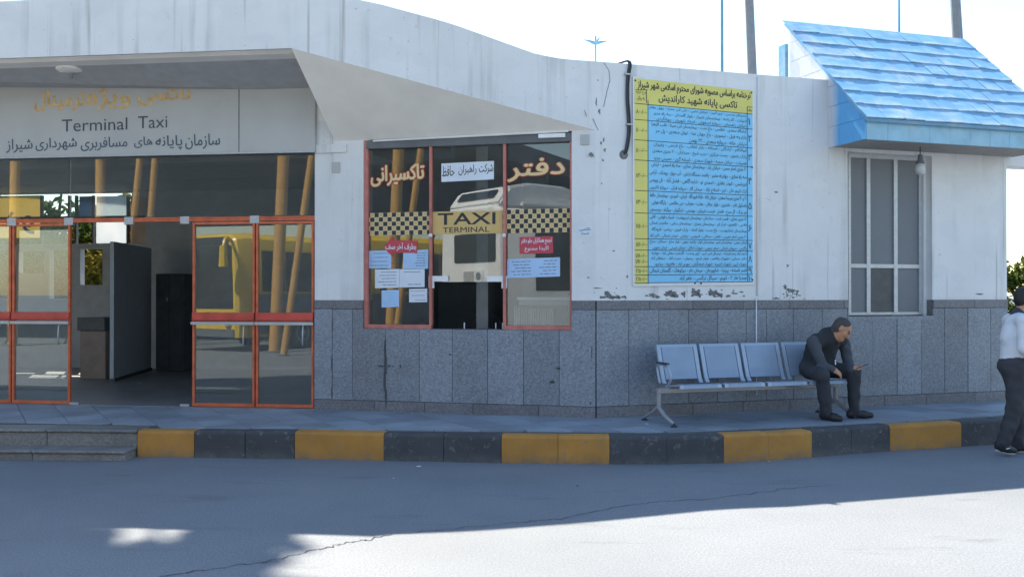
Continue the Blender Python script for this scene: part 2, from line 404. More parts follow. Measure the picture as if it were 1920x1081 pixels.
def rectfn(F, px0, py0, px1, py1, v, skew=None):          # rectangle given by its corners in the photograph, on wall F
    a = F.uz(px0, py0, v); b_ = F.uz(px1, py0 if skew is None else skew[0], v); c = F.uz(px0, py1, v); d = F.uz(px1, py1 if skew is None else skew[1], v)
    def fn(s, t, e=0):                               # t = 0 at the bottom edge
        u = (c[0]*(1-s)+d[0]*s)*(1-t)+(a[0]*(1-s)+b_[0]*s)*t; z = (c[1]*(1-s)+d[1]*s)*(1-t)+(a[1]*(1-s)+b_[1]*s)*t
        return F.p(u, v+e, z)
    return fn
def sub(fn, s0, s1, t0, t1): return lambda s, t, e=0: fn(s0+(s1-s0)*s, t0+(t1-t0)*t, e)
def slab(mb, fn, th=.006, m=0, pts=((0, 0), (1, 0), (1, 1), (0, 1))):
    mb.solid([fn(s, t, -th) for s, t in pts], [fn(s, t, 0) for s, t in pts], m)
# ------------------------------------------------------------------ ground, kerb, pavement
mb = MB(); mb.face([(-600, -600, 0), (600, -600, 0), (600, 900, 0), (-600, 900, 0)])
road = tag(build('road', mb, M['asphalt']), kind='structure')
def ribbon(mb, pts, w, z=.004):
    for a, b in zip(pts[:-1], pts[1:]):
        a, b = Vector(a), Vector(b); d = (b-a).normalized(); n = Vector((-d.y, d.x))
        wa, wb = w*random.uniform(.4, 1.3), w*random.uniform(.4, 1.3)
        mb.face([(*(a-n*wa), z), (*(a+n*wa), z), (*(b+n*wb), z), (*(b-n*wb), z)])
def gnd(px, py): Y = CAMZ*FPX/(py-HORIZON); return ((px-960)/FPX*Y, Y)
def wander(pts, n=9, amp=.017):
    out = []
    for a, b in zip(pts[:-1], pts[1:]):
        for i in range(n):
            t = i/n; out.append((a[0]+(b[0]-a[0])*t+random.gauss(0, amp*.6), a[1]+(b[1]-a[1])*t+random.gauss(0, amp)))
    return out+[pts[-1]]
for path, w in (([(300, 1080), (400, 1065), (500, 1052), (590, 1030), (640, 1018), (690, 1011), (735, 1000)], .0055), ([(975, 978), (1050, 972), (1180, 946), (1250, 938), (1330, 934), (1460, 917), (1560, 908)], .0045),
                ([(735, 1000), (840, 990), (975, 978)], .004)):
    mb = MB(); ribbon(mb, wander([gnd(*p) for p in path]), w)
    build('crack', mb, M['crackmark'], road, recalc=False)

KP = [(-13, 10.05)] + [((px-960)/FPX*Y, Y) for px, Y in ((0, 9.66), (262, 9.577), (553, 9.465), (720, 9.356), (960, 9.215), (1145, 9.17), (1250, 9.165), (1355, 9.23), (1440, 9.36), (1524, 9.57), (1669, 9.927), (1802, 10.22), (1900, 10.43))] + [(9.5, 11.5)]
KP = [Vector(p) for p in KP]
def off(pts, d):                                     # offset the kerb line back from the road
    out = []
    for i, p in enumerate(pts):
        t = (pts[min(i+1, len(pts)-1)]-pts[max(i-1, 0)]).normalized(); out.append(p+Vector((-t.y, t.x))*d)
    return out
KB = off(KP, .17)
def kpos(px):                                        # (segment, fraction) of the kerb line behind a measured column
    t = (px-960)/FPX
    for i in range(len(KP)-1):
        a, b = KP[i], KP[i+1]; fa, fb = a.x-t*a.y, b.x-t*b.y
        if fa <= 0 <= fb: return i+fa/(fa-fb)
    return len(KP)-1.001
kerb = tag(thing('kerb', (0, 9.2, 0), None, None), kind='structure')
def kslice(s0, s1):
    ks = [s0]+[float(i) for i in range(int(s0)+1, int(s1)+1) if s0+1e-3 < i < s1-1e-3]+[s1]
    g = lambda P, s: P[int(s)].lerp(P[min(int(s)+1, len(P)-1)], s-int(s))
    return [g(KP, s) for s in ks], [g(KB, s) for s in ks]
def kerb_block(px0, px1, m):
    s0, s1 = kpos(px0)+.0022, kpos(px1)-.0022
    f, bk = kslice(s0, s1); mb = MB(); loop = f+bk[::-1]; h = .276+random.uniform(-.006, .006)
    r = .03
    tp = [p+(q-p).normalized()*r for p, q in zip(f, bk)]+bk[::-1]
    mid = [p+(q-p).normalized()*.008 for p, q in zip(f, bk)]+bk[::-1]
    mb.solid([(*p, -.02) for p in loop], [(*p, h-r*.8) for p in loop])
    b = len(mb.v); n = len(loop)
    mb2 = MB(); rings = [[(*p, -.02) for p in loop], [(*p, h-r) for p in loop], [(*p, h-.009) for p in mid], [(*p, h) for p in tp]]
    for q in rings: mb2.v += [Vector(x) for x in q]
    for k in range(3):
        for i in range(n): mb2.f.append([k*n+i, k*n+(i+1) % n, (k+1)*n+(i+1) % n, (k+1)*n+i]); mb2.mi.append(0)
    mb2.f.append(list(range(3*n, 4*n))); mb2.mi.append(0)
    mb2.f.append(list(range(n-1, -1, -1))); mb2.mi.append(0)
    return build('kerb_block', mb2, m, kerb)
KEDGE = [(258, 365, 'y'), (365, 460, 'b'), (460, 553, 'b'), (553, 720, 'y'), (720, 832, 'b'), (832, 940, 'b'), (940, 1046, 'y'), (1046, 1143, 'y'), (1143, 1250, 'b'), (1250, 1357, 'b'), (1357, 1441, 'y'), (1441, 1522, 'y'),
         (1522, 1596, 'b'), (1596, 1668, 'b'), (1668, 1802, 'y'), (1802, 1870, 'b'), (1870, 1935, 'b'), (1935, 2050, 'y'), (2050, 2160, 'b')]
for a, b, c in KEDGE: kerb_block(a, b, M['kerb_yellow' if c == 'y' else 'kerb_black'])
# stone steps at the left, where the kerb stops
steps = tag(thing('steps', (-5, 9.7, 0), None, None), kind='structure')
s0, s1 = .05, kpos(258)-.004
f, bk = kslice(s0, s1)
def stepstrip(name, d0, d1, z0, z1, k0=0., k1=1.):
    F0 = [f[0].lerp(f[-1], k0), f[0].lerp(f[-1], k1)]; t = (F0[1]-F0[0]).normalized(); n = Vector((-t.y, t.x)); mb = MB()
    lp = [F0[0]+n*d0, F0[1]+n*d0, F0[1]+n*d1, F0[0]+n*d1]
    mb.solid([(*p, z0) for p in lp], [(*p, z1) for p in lp]); return build(name, mb, M['stone_step'], steps, bevel=.008)
nst = 9
for i in range(nst):
    a, b = i/nst, (i+1)/nst-.0006
    stepstrip('riser', .03, .2, .0, .245, a, b); stepstrip('tread', 0, .34, .247, .277, a, b)
    stepstrip('riser', -.24, .0, -.02, .072, a, b); stepstrip('tread', -.27, .028, .074, .104, a, b)

pv = MB(); lp = off(KP, .16); poly = [(*p, 0) for p in lp]+[(12, 22, 0), (-13, 22, 0)]
pv.solid([(x, y, -.02) for x, y, z in poly], [(x, y, .262) for x, y, z in poly])
pavement = tag(build('pavement', pv, M['grout'], base=(0, 10, 0)), kind='structure')
def front_of(q):
    q = Vector(q)
    if q.x < LC.x: return (q-FA.o).dot(FA.n)
    if q.x < CN[0]: return (q-FB.o).dot(FB.n)
    if (q-FR.o).dot(FR.d) > 6.1: return 1 if (q-FR.o).dot(FR.n) > -1.2 else -1
    return (q-FR.o).dot(FR.n)
ta = R(31); ts = .40; nt_ = 0
for i in range(-60, 60):
    for j in range(-60, 60):
        c = Vector((i*ts*math.cos(ta)-j*ts*math.sin(ta), 10.2+i*ts*math.sin(ta)+j*ts*math.cos(ta)))
        if not (-8.2 < c.x < 8.6) or front_of(c) < -.28: continue
        h = ts/2-.004; sq = [(c.x+(x*math.cos(ta)-y*math.sin(ta))*h, c.y+(x*math.sin(ta)+y*math.cos(ta))*h) for x, y in ((-1, -1), (1, -1), (1, 1), (-1, 1))]
        inner = off(KP, .172 if c.x > -3.9 else .345)
        for a, b in zip(inner[:-1], inner[1:]):
            sq = clip(sq, a, b)
            if len(sq) < 3: break
        if len(sq) < 3: continue
        area = abs(sum(sq[k][0]*sq[(k+1) % len(sq)][1]-sq[(k+1) % len(sq)][0]*sq[k][1] for k in range(len(sq))))/2
        if area < .004: continue
        z = .2785+random.uniform(-.0015, .0015); mb = MB()
        mb.solid([(x, y, .255) for x, y in sq], [(x, y, z) for x, y in sq]); build('paving_tile', mb, M['tile'], pavement); nt_ += 1

# ------------------------------------------------------------------ the terminal building
bld = thing('terminal_building', (CN[0], CN[1], GZ), 'long white plastered taxi terminal building with granite dado, deep fascia and glass doors', 'building')
def part(name, mb, m, parent=None, **k): return build(name, mb, m, parent or bld, **k)
def holes_wall(mb, F, u0, u1, z0, z1, v0, v1, holes):
    us = sorted({u0, u1, *[h[0] for h in holes if u0 < h[0] < u1], *[h[1] for h in holes if u0 < h[1] < u1]})
    for a, b in zip(us[:-1], us[1:]):
        zs = sorted([(h[2], h[3]) for h in holes if h[0] <= a+1e-6 and h[1] >= b-1e-6]); z = z0
        for lo, hi in zs:
            if lo > z: mb.box(F, a, b, v0, v1, z, min(lo, z1))
            z = max(z, hi)
        if z < z1: mb.box(F, a, b, v0, v1, z, z1)
GT = 1.61
UR = FR.uz(1888, 600)[0]
BW0, BW1 = FB.uz(681, 400)[0], FB.uz(1072, 400)[0]; BS, BH = 1.268, 3.535
RW0, RW1 = FR.uz(1590, 400)[0], FR.uz(1748, 400)[0]; RS, RH = 1.405, 3.46
PT = 4.33
# right wall, with the bonded beam that carries on past its end
mb = MB(); holes_wall(mb, FR, 0, UR, GT, PT, -.25, 0, [(RW0, RW1, RS, RH)]); part('wall', mb, M['plaster'])
mb = MB(); holes_wall(mb, FR, .01, UR-.01, 0, GT, -.25, -.012, [(RW0, RW1, RS, RH)]); part('dado_backing', mb, M['peel'])
mb = MB(); mb.box(FR, UR-.25, UR-.002, -7, -.252, 0, PT-.01); part('end_wall', mb, M['plaster'])
mb = MB(); mb.box(FR, UR+.002, UR+3.6, -.30, -.02, 3.39, PT-.03); part('portal_beam', mb, M['plaster'])
mb = MB(); mb.box(FR, UR+3.2, UR+3.6, -.30, -.02, 0, 3.388); part('portal_column', mb, M['plaster'])
# piers each side of the office window
mb = MB()
for a, b in ((0, BW0), (BW1, LB)): mb = MB(); mb.box(FB, a, b, -.3, 0, GT, BH+.25); part('window_pier', mb, M['plaster'])
mb = MB(); holes_wall(mb, FB, .01, LB-.01, 0, GT, -.3, -.012, [(BW0, BW1, BS, BH)]); part('dado_backing', mb, M['peel'])
mb = MB(); mb.box(FB, .0, LB, -.3, -.004, BH+.252, 4.2); part('upper_wall', mb, M['soffit'])
# small rendered ledge beside the sign
mb = MB(); mb.box(FB, .01, .42, .002, .03, 3.40, 3.50); part('ledge', mb, M['plaster'])
# fascia band
K = Vector((-2.42, 10.11)); KLEN = (Vector(CN)-K).length
FK = Frame(K, math.atan2(CN[1]-K.y, CN[0]-K.x))
SZ = 4.376
tp = [FK.uz(*p) for p in ((560, -12), (640, -6), (680, 0), (720, 9), (760, 20), (805, 32), (850, 45), (900, 63), (950, 81), (1000, 99), (1040, 108), (1080, 112))]
def top_z(u):
    if u <= tp[0][0]: return 5.03
    for a, b in zip(tp[:-1], tp[1:]):
        if a[0] <= u <= b[0]: return min(5.03, a[1]+(b[1]-a[1])*(u-a[0])/(b[0]-a[0]))
    return PT+(tp[-1][1]-PT)*max(0, (KLEN-u)/(KLEN-tp[-1][0]))
st = []
kl = K-Vector((math.cos(R(-7.3)), math.sin(R(-7.3))))*8.6
for i in range(9): st.append((kl.lerp(K, i/8), SZ, 5.03))
NS = 24
for i in range(1, NS+1):
    u = KLEN*i/NS; st.append((FK.o+FK.d*u, SZ+(3.545-SZ)*i/NS, top_z(u) if i < NS else PT))
mb = MB(); bk_ = off([s[0] for s in st], .22); n = len(st)
for i, (p, zb, zt) in enumerate(st):
    q = bk_[i]; mb.v += [Vector((*p, zb)), Vector((*p, zt)), Vector((*q, zt)), Vector((*q, zb+.05))]
for i in range(n-1):
    for k in range(4): mb.f.append([4*i+k, 4*i+(k+1) % 4, 4*i+4+(k+1) % 4, 4*i+4+k]); mb.mi.append(0)
mb.f += [[0, 1, 2, 3], [4*n-4, 4*n-3, 4*n-2, 4*n-1]]; mb.mi += [0, 0]
part('fascia', mb, M['plaster'], smooth='auto')
# soffits
F1 = FB.p(.262, .0, 3.54); N1 = Vector((-2.25, 10.53, SZ))
lft = FA.p(-8.6, 0, SZ)
pl = [bk_[0], bk_[8], FB.o+FB.d*.3+FB.n*.01, FA.o+FA.n*-.05, FA.o+FA.d*-8.6+FA.n*-.05]
mb = MB(); mb.solid([(*p, SZ+.002) for p in pl], [(*p, SZ+.06) for p in pl]); part('soffit', mb, M['soffit'])
mb = MB(); e0 = [Vector((*s[0], s[1]+.003)) for s in st[8:]]; e1 = [F1.lerp(Vector((*CN, 3.548)), i/NS) for i in range(NS+1)]
for i in range(NS): mb.face([e0[i], e0[i+1], e1[i+1], e1[i]])
mb.face([e0[0], e1[0], N1]); mb.face([N1, F1, Vector((F1.x, F1.y, SZ))]); mb.face([e0[0]+Vector((0, 0, .3)), N1+Vector((0, 0, .3)), N1, e0[0]])
part('sloping_soffit', mb, M['soffit'], recalc=False)
# roof slabs, back and side walls, so that the inside is as dark as it is
bkv = FA.o+FA.n*-5.6
pa = [bk_[0], bk_[8], FB.o+FB.d*.5+FB.n*-.1, Vector(CN)+Vector((-.1, .5)), Vector((3.0, 17.6)), Vector((-11.5, 18.6))]
mb = MB(); mb.solid([(*p, 4.15 if 2 <= i <= 4 else SZ+.07) for i, p in enumerate(pa)], [(*p, 4.25 if 2 <= i <= 4 else SZ+.2) for i, p in enumerate(pa)]); part('roof', mb, M['in_ceiling'])
pr = [FR.o+FR.n*-.2, FR.o+FR.d*(UR-.1)+FR.n*-.2, FR.o+FR.d*(UR-.1)+FR.n*-7, FR.o+FR.n*-7]
mb = MB(); mb.solid([(*p, 4.0) for p in pr], [(*p, 4.13) for p in pr]); part('roof', mb, M['in_ceiling'])
# entrance hall
HV = -5.5
hw = []
def hrect(x0, y0, x1, y1):
    a = FA.uz(x0, y0, HV); b = FA.uz(x1, y1, HV); hw.append((a[0], b[0], b[1], a[1])); return hw[-1]
hrect(-140, 366, 272, 456); hrect(150, 466, 192, 534); hrect(34, 470, 82, 512); hrect(92, 468, 132, 560); hrect(-120, 468, 14, 560)
mb = MB(); holes_wall(mb, FA, -9, 1.9, FZ, 4.4, HV-.15, HV, hw); part('back_wall', mb, M['in_wall'])
mb = MB(); mb.box(FA, -9, 4.5, HV, .0, .20, FZ); part('hall_floor', mb, M['floor_in'])
mb = MB(); mb.box(FA, -9, 1.9, HV+.001, -.06, 3.62, 3.7); part('hall_ceiling', mb, M['in_ceiling'])
mb = MB(); mb.box(FA, -9.2, -9.001, HV-.1, 0, 0, 4.4); part('side_wall', mb, M['in_wall'])
mb = MB(); mb.box(FA, 1.901, 2.05, HV-.1, -.6, 0, 4.4); part('side_wall', mb, M['in_wall'])
mb = MB(); mb.box(FB, .02, .14, -4.6, -.302, FZ, 3.8); part('side_wall', mb, M['in_wall'])
# office behind the window
mb = MB(); mb.box(FB, .14, LB+.3, -4.6, -4.5, FZ, 3.9); part('back_wall', mb, M['in_wall'])
mb = MB(); mb.box(FB, LB+.1, LB+.3, -4.5, -.31, FZ, 3.9); part('side_wall', mb, M['in_wall'])
mb = MB(); mb.box(FB, .14, LB+.1, -4.5, -.3, 3.79, 3.85); part('office_ceiling', mb, M['in_ceiling'])
mb = MB(); mb.box(FA, -9, .0, -.12, -.002, 3.44, 4.42); part('lintel', mb, M['in_wall'])

# granite dado, one slab at a time
def poly_slab(F, pts, d, m):
    mb = MB(); mb.solid([F.p(u, -.01, z) for u, z in pts], [F.p(u, d, z) for u, z in pts]); return part('granite_panel', mb, m, bevel=.003)
def dado(F, joints, end, hole, zs, plinth=.405, band=1.505):
    g = .0022
    for a, b in zip(joints[:-1], joints[1:]):
        a2, b2 = a+g, b-g; h0, h1 = hole[0], hole[1]
        d = .014+random.uniform(0, .006)
        if b2 <= h0 or a2 >= h1: P = [(a2, plinth+g), (b2, plinth+g), (b2, band-g), (a2, band-g)]
        elif a2 >= h0 and b2 <= h1: P = [(a2, plinth+g), (b2, plinth+g), (b2, zs), (a2, zs)]
        elif a2 < h0: P = [(a2, plinth+g), (b2, plinth+g), (b2, zs), (h0, zs), (h0, band-g), (a2, band-g)]
        else: P = [(a2, plinth+g), (b2, plinth+g), (b2, band-g), (h1, band-g), (h1, zs), (a2, zs)]
        poly_slab(F, P, d, M['granite'])
    pj = joints[0]
    while pj < end-.05:
        q = min(end, pj+random.uniform(.55, .8)); q = end if end-q < .2 else q
        poly_slab(F, [(pj+g, .20), (q-g, .20), (q-g, plinth-g), (pj+g, plinth-g)], .020, M['granite_dark'])
        for lo, hi in ((pj, min(q, hole[0])), (max(pj, hole[1]), q)):
            if hi-lo > .03: poly_slab(F, [(lo+g, band+g), (hi-g, band+g), (hi-g, GT), (lo+g, GT)], .021, M['granite_dark'])
        pj = q
jb = [FB.uz(px, 600)[0] for px in (590, 624, 662, 724, 787, 849, 915, 982, 1049, 1117)]; jb[0], jb[-1] = .002, LB-.001
dado(FB, jb, LB-.001, (BW0, BW1), BS)
jr = [.003]+[FR.uz(px, 600)[0] for px in (1178, 1234, 1290, 1344, 1398, 1436, 1486, 1540)]
while jr[-1] < UR-.4: jr.append(jr[-1]+.37)
jr.append(UR)
dado(FR, jr, UR, (RW0, RW1), RS)
# peeled plaster, just proud of the paint
def flake(F, px, py, w, h, n=19, v=.0025):
    mb = MB(); u, z = F.uz(px, py); sc = F.p(u, 0, z).y/FPX; ph = random.random()*9
    pts = []
    for i in range(n):
        a = 2*math.pi*i/n; r = 1+.55*noise.noise(Vector((math.cos(a)*1.7+ph, math.sin(a)*1.7, ph)))+random.uniform(-.38, .30)
        pts.append(F.p(u+math.cos(a)*w*.5*sc*r, v, z+math.sin(a)*h*.5*sc*r))
    mb.face(pts); return part('peeled_plaster', mb, M['peel'], recalc=False)
for px, py, w, h in ((1224, 553, 16, 7), (1232, 556, 12, 5), (1257, 550, 24, 15), (1265, 554, 18, 8), (1282, 551, 10, 9), (1303, 550, 22, 14), (1311, 553, 12, 8), (1337, 550, 22, 14), (1350, 553, 16, 7), (1365, 555, 14, 4), (1378, 550, 16, 3), (1390, 547, 9, 3),
                     (1138, 551, 13, 12), (1146, 556, 18, 8), (1158, 557, 12, 6), (1172, 557, 8, 6), (1130, 557, 14, 5), (1472, 537, 9, 9), (1478, 543, 9, 5), (1486, 545, 15, 5), (1494, 551, 3, 12), (1124, 208, 6, 8), (1118, 192, 3, 14), (1109, 290, 9, 10), (1127, 268, 4, 6), (1132, 262, 3, 9), (1134, 281, 5, 6), (1456, 559, 20, 3), (1176, 518, 4, 5), (1836, 551, 18, 3)):
    flake(FR, px, py, w, h)
rs = random.Random(3)
for _ in range(46):
    px = rs.choice((rs.gauss(1145, 14), rs.uniform(1205, 1395), rs.gauss(1478, 14))); flake(FR, px, 552+rs.gauss(0, 5), rs.uniform(1.5, 7), rs.uniform(1.2, 3.5), 9)
for px, py, w, h in ((1121, 150, 3, 3), (1130, 300, 4, 4), (1128, 344, 3, 3), (1150, 470, 5, 3), (1103, 520, 8, 2), (1120, 540, 20, 2), (1456, 360, 8, 3), (1477, 498, 5, 6), (1300, 541, 10, 2)): flake(FR, px, py, w, h, 13)
def chip(F, px, py, w, h):
    mb = MB(); u, z = F.uz(px, py); sc = F.p(u, 0, z).y/FPX; n = 15
    mb.face([F.p(u+math.cos(2*math.pi*i/n)*w*.5*sc*rs.uniform(.65, 1.2), .0225, z+math.sin(2*math.pi*i/n)*h*.5*sc*rs.uniform(.75, 1.15)) for i in range(n)]); return part('granite_chip', mb, M['crackmark'], recalc=False)
for px, py, w, h in ((723, 655, 4, 36), (724, 686, 7, 40), (722, 715, 3.5, 40), (725, 745, 4, 40), (716, 685.5, 14, 4), (731, 685.5, 5, 5), (738.5, 686, 3, 4), (752, 686, 4, 6), (623, 680, 2, 34), (623, 735, 2, 26), (624, 608, 1.6, 24), (845, 664, 6, 4), (1047, 690, 9, 5), (1036, 715, 12, 7), (1110, 660, 2, 26), (1108, 754, 3, 5)): chip(FB, px, py, w, h)
for pts in (((1133, 118), (1142, 132), (1144, 150), (1138, 172), (1132, 200)), ((1112, 222), (1118, 236), (1122, 244)), ((1430, 370), (1436, 371), (1447, 376)), ((1096, 206), (1100, 218))):
    for a, b in zip(pts[:-1], pts[1:]):
        mb = MB(); A = FR.w(*a, .002); B = FR.w(*b, .002); n_ = Vector((FR.d.x, FR.d.y, 0))*.004
        mb.face([A-n_, A+n_, B+n_, B-n_]); part('plaster_crack', mb, M['peel'], recalc=False)

# glass front: transoms, header and four door leaves
def fbox(mb, F, px0, px1, y0, y1, v0, v1, pr=None):
    pr = pr or (px0+px1)/2; z1 = F.uz(pr, y0)[1]; z0 = F.uz(pr, y1)[1]
    mb.box(F, F.uz(px0, 500)[0], F.uz(px1, 500)[0], v0, v1, z0, z1)
def ua(px): return FA.uz(px, 500)[0]
DZ = dict(top=2.578, head0=2.590, head1=2.640, mid0=1.352, mid1=1.455, bot=.292)
for a, b in ((-130, 126), (128, 588)):
    mb = MB(); mb.box(FA, ua(a), ua(b), -.040, -.032, 2.652, 3.438); part('transom_pane', mb, M['glass'])
mb = MB(); mb.box(FA, ua(-130), -.003, -.060, -.012, DZ['head0'], DZ['head0']+.022); mb.box(FA, ua(-130), -.003, -.060, -.012, DZ['head1']-.018, DZ['head1']); mb.box(FA, ua(-130), -.003, -.05, -.022, DZ['head0']+.022, DZ['head1']-.018); part('door_header', mb, M['red_frame'])
for px in (20, 127, 240, 345, 476):
    mb = MB(); mb.box(FA, ua(px)-.06, ua(px)+.06, -.066, -.006, DZ['head0']-.035, DZ['head1']+.012); part('patch_fitting', mb, M['alu'], bevel=.004)
for a, b in ((-95, 19), (21.5, 130), (360, 476.5), (479, 587.5)):
    u0, u1 = ua(a), ua(b); w = .027; mb = MB()
    mb.box(FA, u0, u0+w, -.055, -.012, DZ['bot'], DZ['top']); mb.box(FA, u1-w, u1, -.055, -.012, DZ['bot'], DZ['top'])
    mb.box(FA, u0+w, u1-w, -.053, -.014, DZ['bot'], DZ['bot']+.04); mb.box(FA, u0+w, u1-w, -.053, -.014, DZ['top']-.03, DZ['top'])
    d = part('door', mb, M['red_frame'])
    mb = MB(); mb.box(FA, u0+.002, u1-.002, -.010, .012, DZ['mid0'], DZ['mid1']); mb.box(FA, u0+.01, u1-.01, .013, .024, DZ['mid0']+.015, DZ['mid0']+.04); build('push_bar', mb, M['red_bar'], d, bevel=.004)
    mb = MB(); mb.box(FA, u0-.004, u1+.004, -.010, .030, DZ['mid0']-.048, DZ['mid0']-.012); mb.box(FA, u0, u1, .031, .036, DZ['mid0']-.038, DZ['mid0']-.028); build('trim_rail', mb, M['alu'], d)
    for z0, z1 in ((DZ['bot']+.041, DZ['mid0']-.05), (DZ['mid1']+.001, DZ['top']-.031)):
        mb = MB(); mb.box(FA, u0+w+.001, u1-w-.001, -.038, -.031, z0, z1); build('pane', mb, M['glass'], d)
    mb = MB(); mb.tube([FA.p(u1-.12, .02, DZ['mid0']-.05), FA.p(u1-.115, .05, DZ['mid0']-.09), FA.p(u1-.12, .05, DZ['mid0']-.27), FA.p(u1-.125, .02, DZ['mid0']-.30)], .009, 6); build('handle', mb, M['alu'], d, smooth=True)
for px in (345, 138):
    mb = MB(); mb.box(FA, ua(px)-.06, ua(px)+.06, -.05, -.01, FZ, FZ+.03); part('floor_pivot', mb, M['alu'], bevel=.003)

# hall: banners and blinds in the back windows, bars, partition, counter, cabinet
M['thin_white'] = leafmat('thin_white_sheet', (.60, .64, .66), (.66, .68, .70), .85); M['thin_yellow'] = leafmat('thin_yellow_sheet', (.62, .50, .22), (.66, .54, .26), .85); M['thin_blue'] = leafmat('thin_blue_sheet', (.10, .16, .24), (.14, .20, .28), .85); M['thin_brown'] = leafmat('thin_brown_sheet', (.34, .27, .21), (.40, .34, .28), .85)
def hbox(x0, y0, x1, y1, v0, v1):
    a = FA.uz(x0, y0, HV); b = FA.uz(x1, y1, HV); mb = MB(); mb.box(FA, a[0], b[0], v0, v1, b[1], a[1]); return mb
for x in (75, 127, 140, 172, 237):
    part('window_bar', hbox(x-1.6, 366, x+1.6, 456, HV-.09, HV-.02), M['dark'])
part('window_bar', hbox(-140, 408, 272, 411, HV-.088, HV-.03), M['dark'])
part('window_blind', hbox(174, 367, 235, 455, HV-.13, HV-.11), M['thin_white'], label='white sheet hung in the back window of the hall')
part('window_blind', hbox(239, 367, 271, 455, HV-.13, HV-.11), M['thin_brown'], label='brownish sheet in the back window of the hall')
part('window_blind', hbox(142, 367, 171, 408, HV-.13, HV-.11), M['thin_blue'], label='blue sheet in the back window of the hall')
bn = thing('banner', FA.p(FA.uz(30, 440, HV)[0], HV-.07, FA.uz(30, 440, HV)[1]), 'yellow banner with blue letters hanging in the back window of the hall', 'banner')
build('cloth', hbox(-60, 367, 73, 445, HV-.104, HV-.095), M['thin_yellow'], bn)
mb = MB(); a = FA.uz(6, 396, HV); b = FA.uz(58, 438, HV)
letter(mb, 'دو', lambda s, t, e=0: FA.p(b[0]+(a[0]-b[0])*s, HV-.092+e, b[1]+(a[1]-b[1])*t), .05); build('lettering', mb, mat('blue_banner_ink', (.12, .13, .30), .7), bn, recalc=False)
pt = thing('partition', (-6.45, 14.75, FZ), 'tall grey partition board standing in the dark entrance hall', 'partition')
mb = MB(); A, B = Vector((-6.42, 14.75)), Vector((-6.70, 17.0)); nn = Vector((.06, .006))
mb.solid([(*p, FZ+.05) for p in (A, B, B+nn, A+nn)], [(*p, 2.52) for p in (A, B, B+nn, A+nn)]); build('board', mb, M['in_board'], pt)
mb = MB(); A2, B2 = A-nn*.3, B-nn*.3; mb.solid([(*p, FZ) for p in (A2, B2, B2+nn*1.6, A2+nn*1.6)], [(*p, FZ+.048) for p in (A2, B2, B2+nn*1.6, A2+nn*1.6)]); build('foot_rail', mb, M['dark'], pt)
ct = thing('counter', (-6.75, 14.9, FZ), 'low brown counter beside the grey partition in the hall', 'counter')
mb = MB(); mb.box(FA, FA.uz(150, 600, -3.3)[0], FA.uz(198, 600, -3.3)[0], -3.9, -3.3, FZ, 1.08); build('body', mb, M['in_brown'], ct, bevel=.01)
mb = MB(); mb.box(FA, FA.uz(147, 600, -3.3)[0], FA.uz(199, 600, -3.3)[0], -3.95, -3.26, 1.082, 1.30); build('top', mb, M['dark'], ct, bevel=.01)
cb = thing('cabinet', FA.p(FA.uz(318, 600, -5)[0], -5, FZ), 'tall dark cabinet against the back wall of the hall', 'cabinet')
mb = MB(); c0, c1 = FA.uz(292, 600, -5)[0], FA.uz(345, 600, -5)[0]; mb.box(FA, c0, c1, -5.45, -5, FZ, 2.05); build('carcass', mb, M['dark'], cb, bevel=.008)
for a, b in ((c0+.02, (c0+c1)/2-.004), ((c0+c1)/2+.004, c1-.02)):
    mb = MB(); mb.box(FA, a, b, -4.998, -4.975, FZ+.06, 2.02); build('door', mb, M['dark'], cb, bevel=.004)
mb = MB(); mb.box(FA, (c0+c1)/2-.04, (c0+c1)/2-.02, -4.974, -4.955, 1.55, 1.62); build('handle', mb, M['alu'], cb)

# office window
def ub(px): return FB.uz(px, 450)[0]
win = None
GV = -.075
mb = MB(); bays = ((686, 803), (808, 942), (947, 1069))
mb.box(FB, BW0+.001, ub(688), GV-.02, -.02, BS+.002, BH-.001); mb.box(FB, ub(1068), BW1-.001, GV-.02, -.02, BS+.002, BH-.001)
for px in (805.5, 944.5): mb.box(FB, ub(px)-.016, ub(px)+.016, GV-.02, -.03, BS+.05, BH-.10)
mb.box(FB, ub(688)+.001, ub(807), GV-.018, -.022, BS+.002, BS+.05); mb.box(FB, ub(943), ub(1068)-.001, GV-.018, -.022, BS+.002, BS+.05)
win = part('window', mb, M['pink_frame'])
for i, (a, b) in enumerate(bays):
    zb = BS+.052 if i != 1 else FB.uz(875, 528)[1]
    mb = MB(); mb.box(FB, ub(a)+.012, ub(b)-.012, GV-.004, GV+.003, zb, BH-.105); build('pane', mb, M['glass'], win)
mb = MB(); mb.box(FB, BW0+.03, BW1-.001, -.16, -.012, BH-.10, BH-.003); build('shutter_rail', mb, M['canopy'], win, bevel=.004)
mb = MB(); mb.tube([FB.p(ub(700), .012, BH-.012), FB.p(ub(1066), .012, BH+.010)], .012, 6); mb.box(FB, ub(1010), ub(1060), -.011, .02, BH-.055, BH-.01); build('conduit', mb, M['white_metal'], win)
for px, sgn in ((806, 1), (944, -1)):
    zt = FB.uz(px, 517)[1]; mb = MB(); u = ub(px); e = u+sgn*.21
    mb.box(FB, min(u-sgn*.03, e), max(u-sgn*.03, e), GV+.004, GV+.030, zt-.065, zt)
    mb.box(FB, min(u-sgn*.03, u+sgn*.035), max(u-sgn*.03, u+sgn*.035), GV+.004, GV+.030, zt-.145, zt-.0651); build('corner_bracket', mb, M['white_metal'], win)
    mb = MB(); mb.lathe(FB.p(ub(px), -.03, FB.uz(px, 441)[1]), [(.024, 0), (.024, .014), (.012, .026)], 10, (FB.n.x, FB.n.y, 0)); build('bolt_cap', mb, M['white_metal'], win)
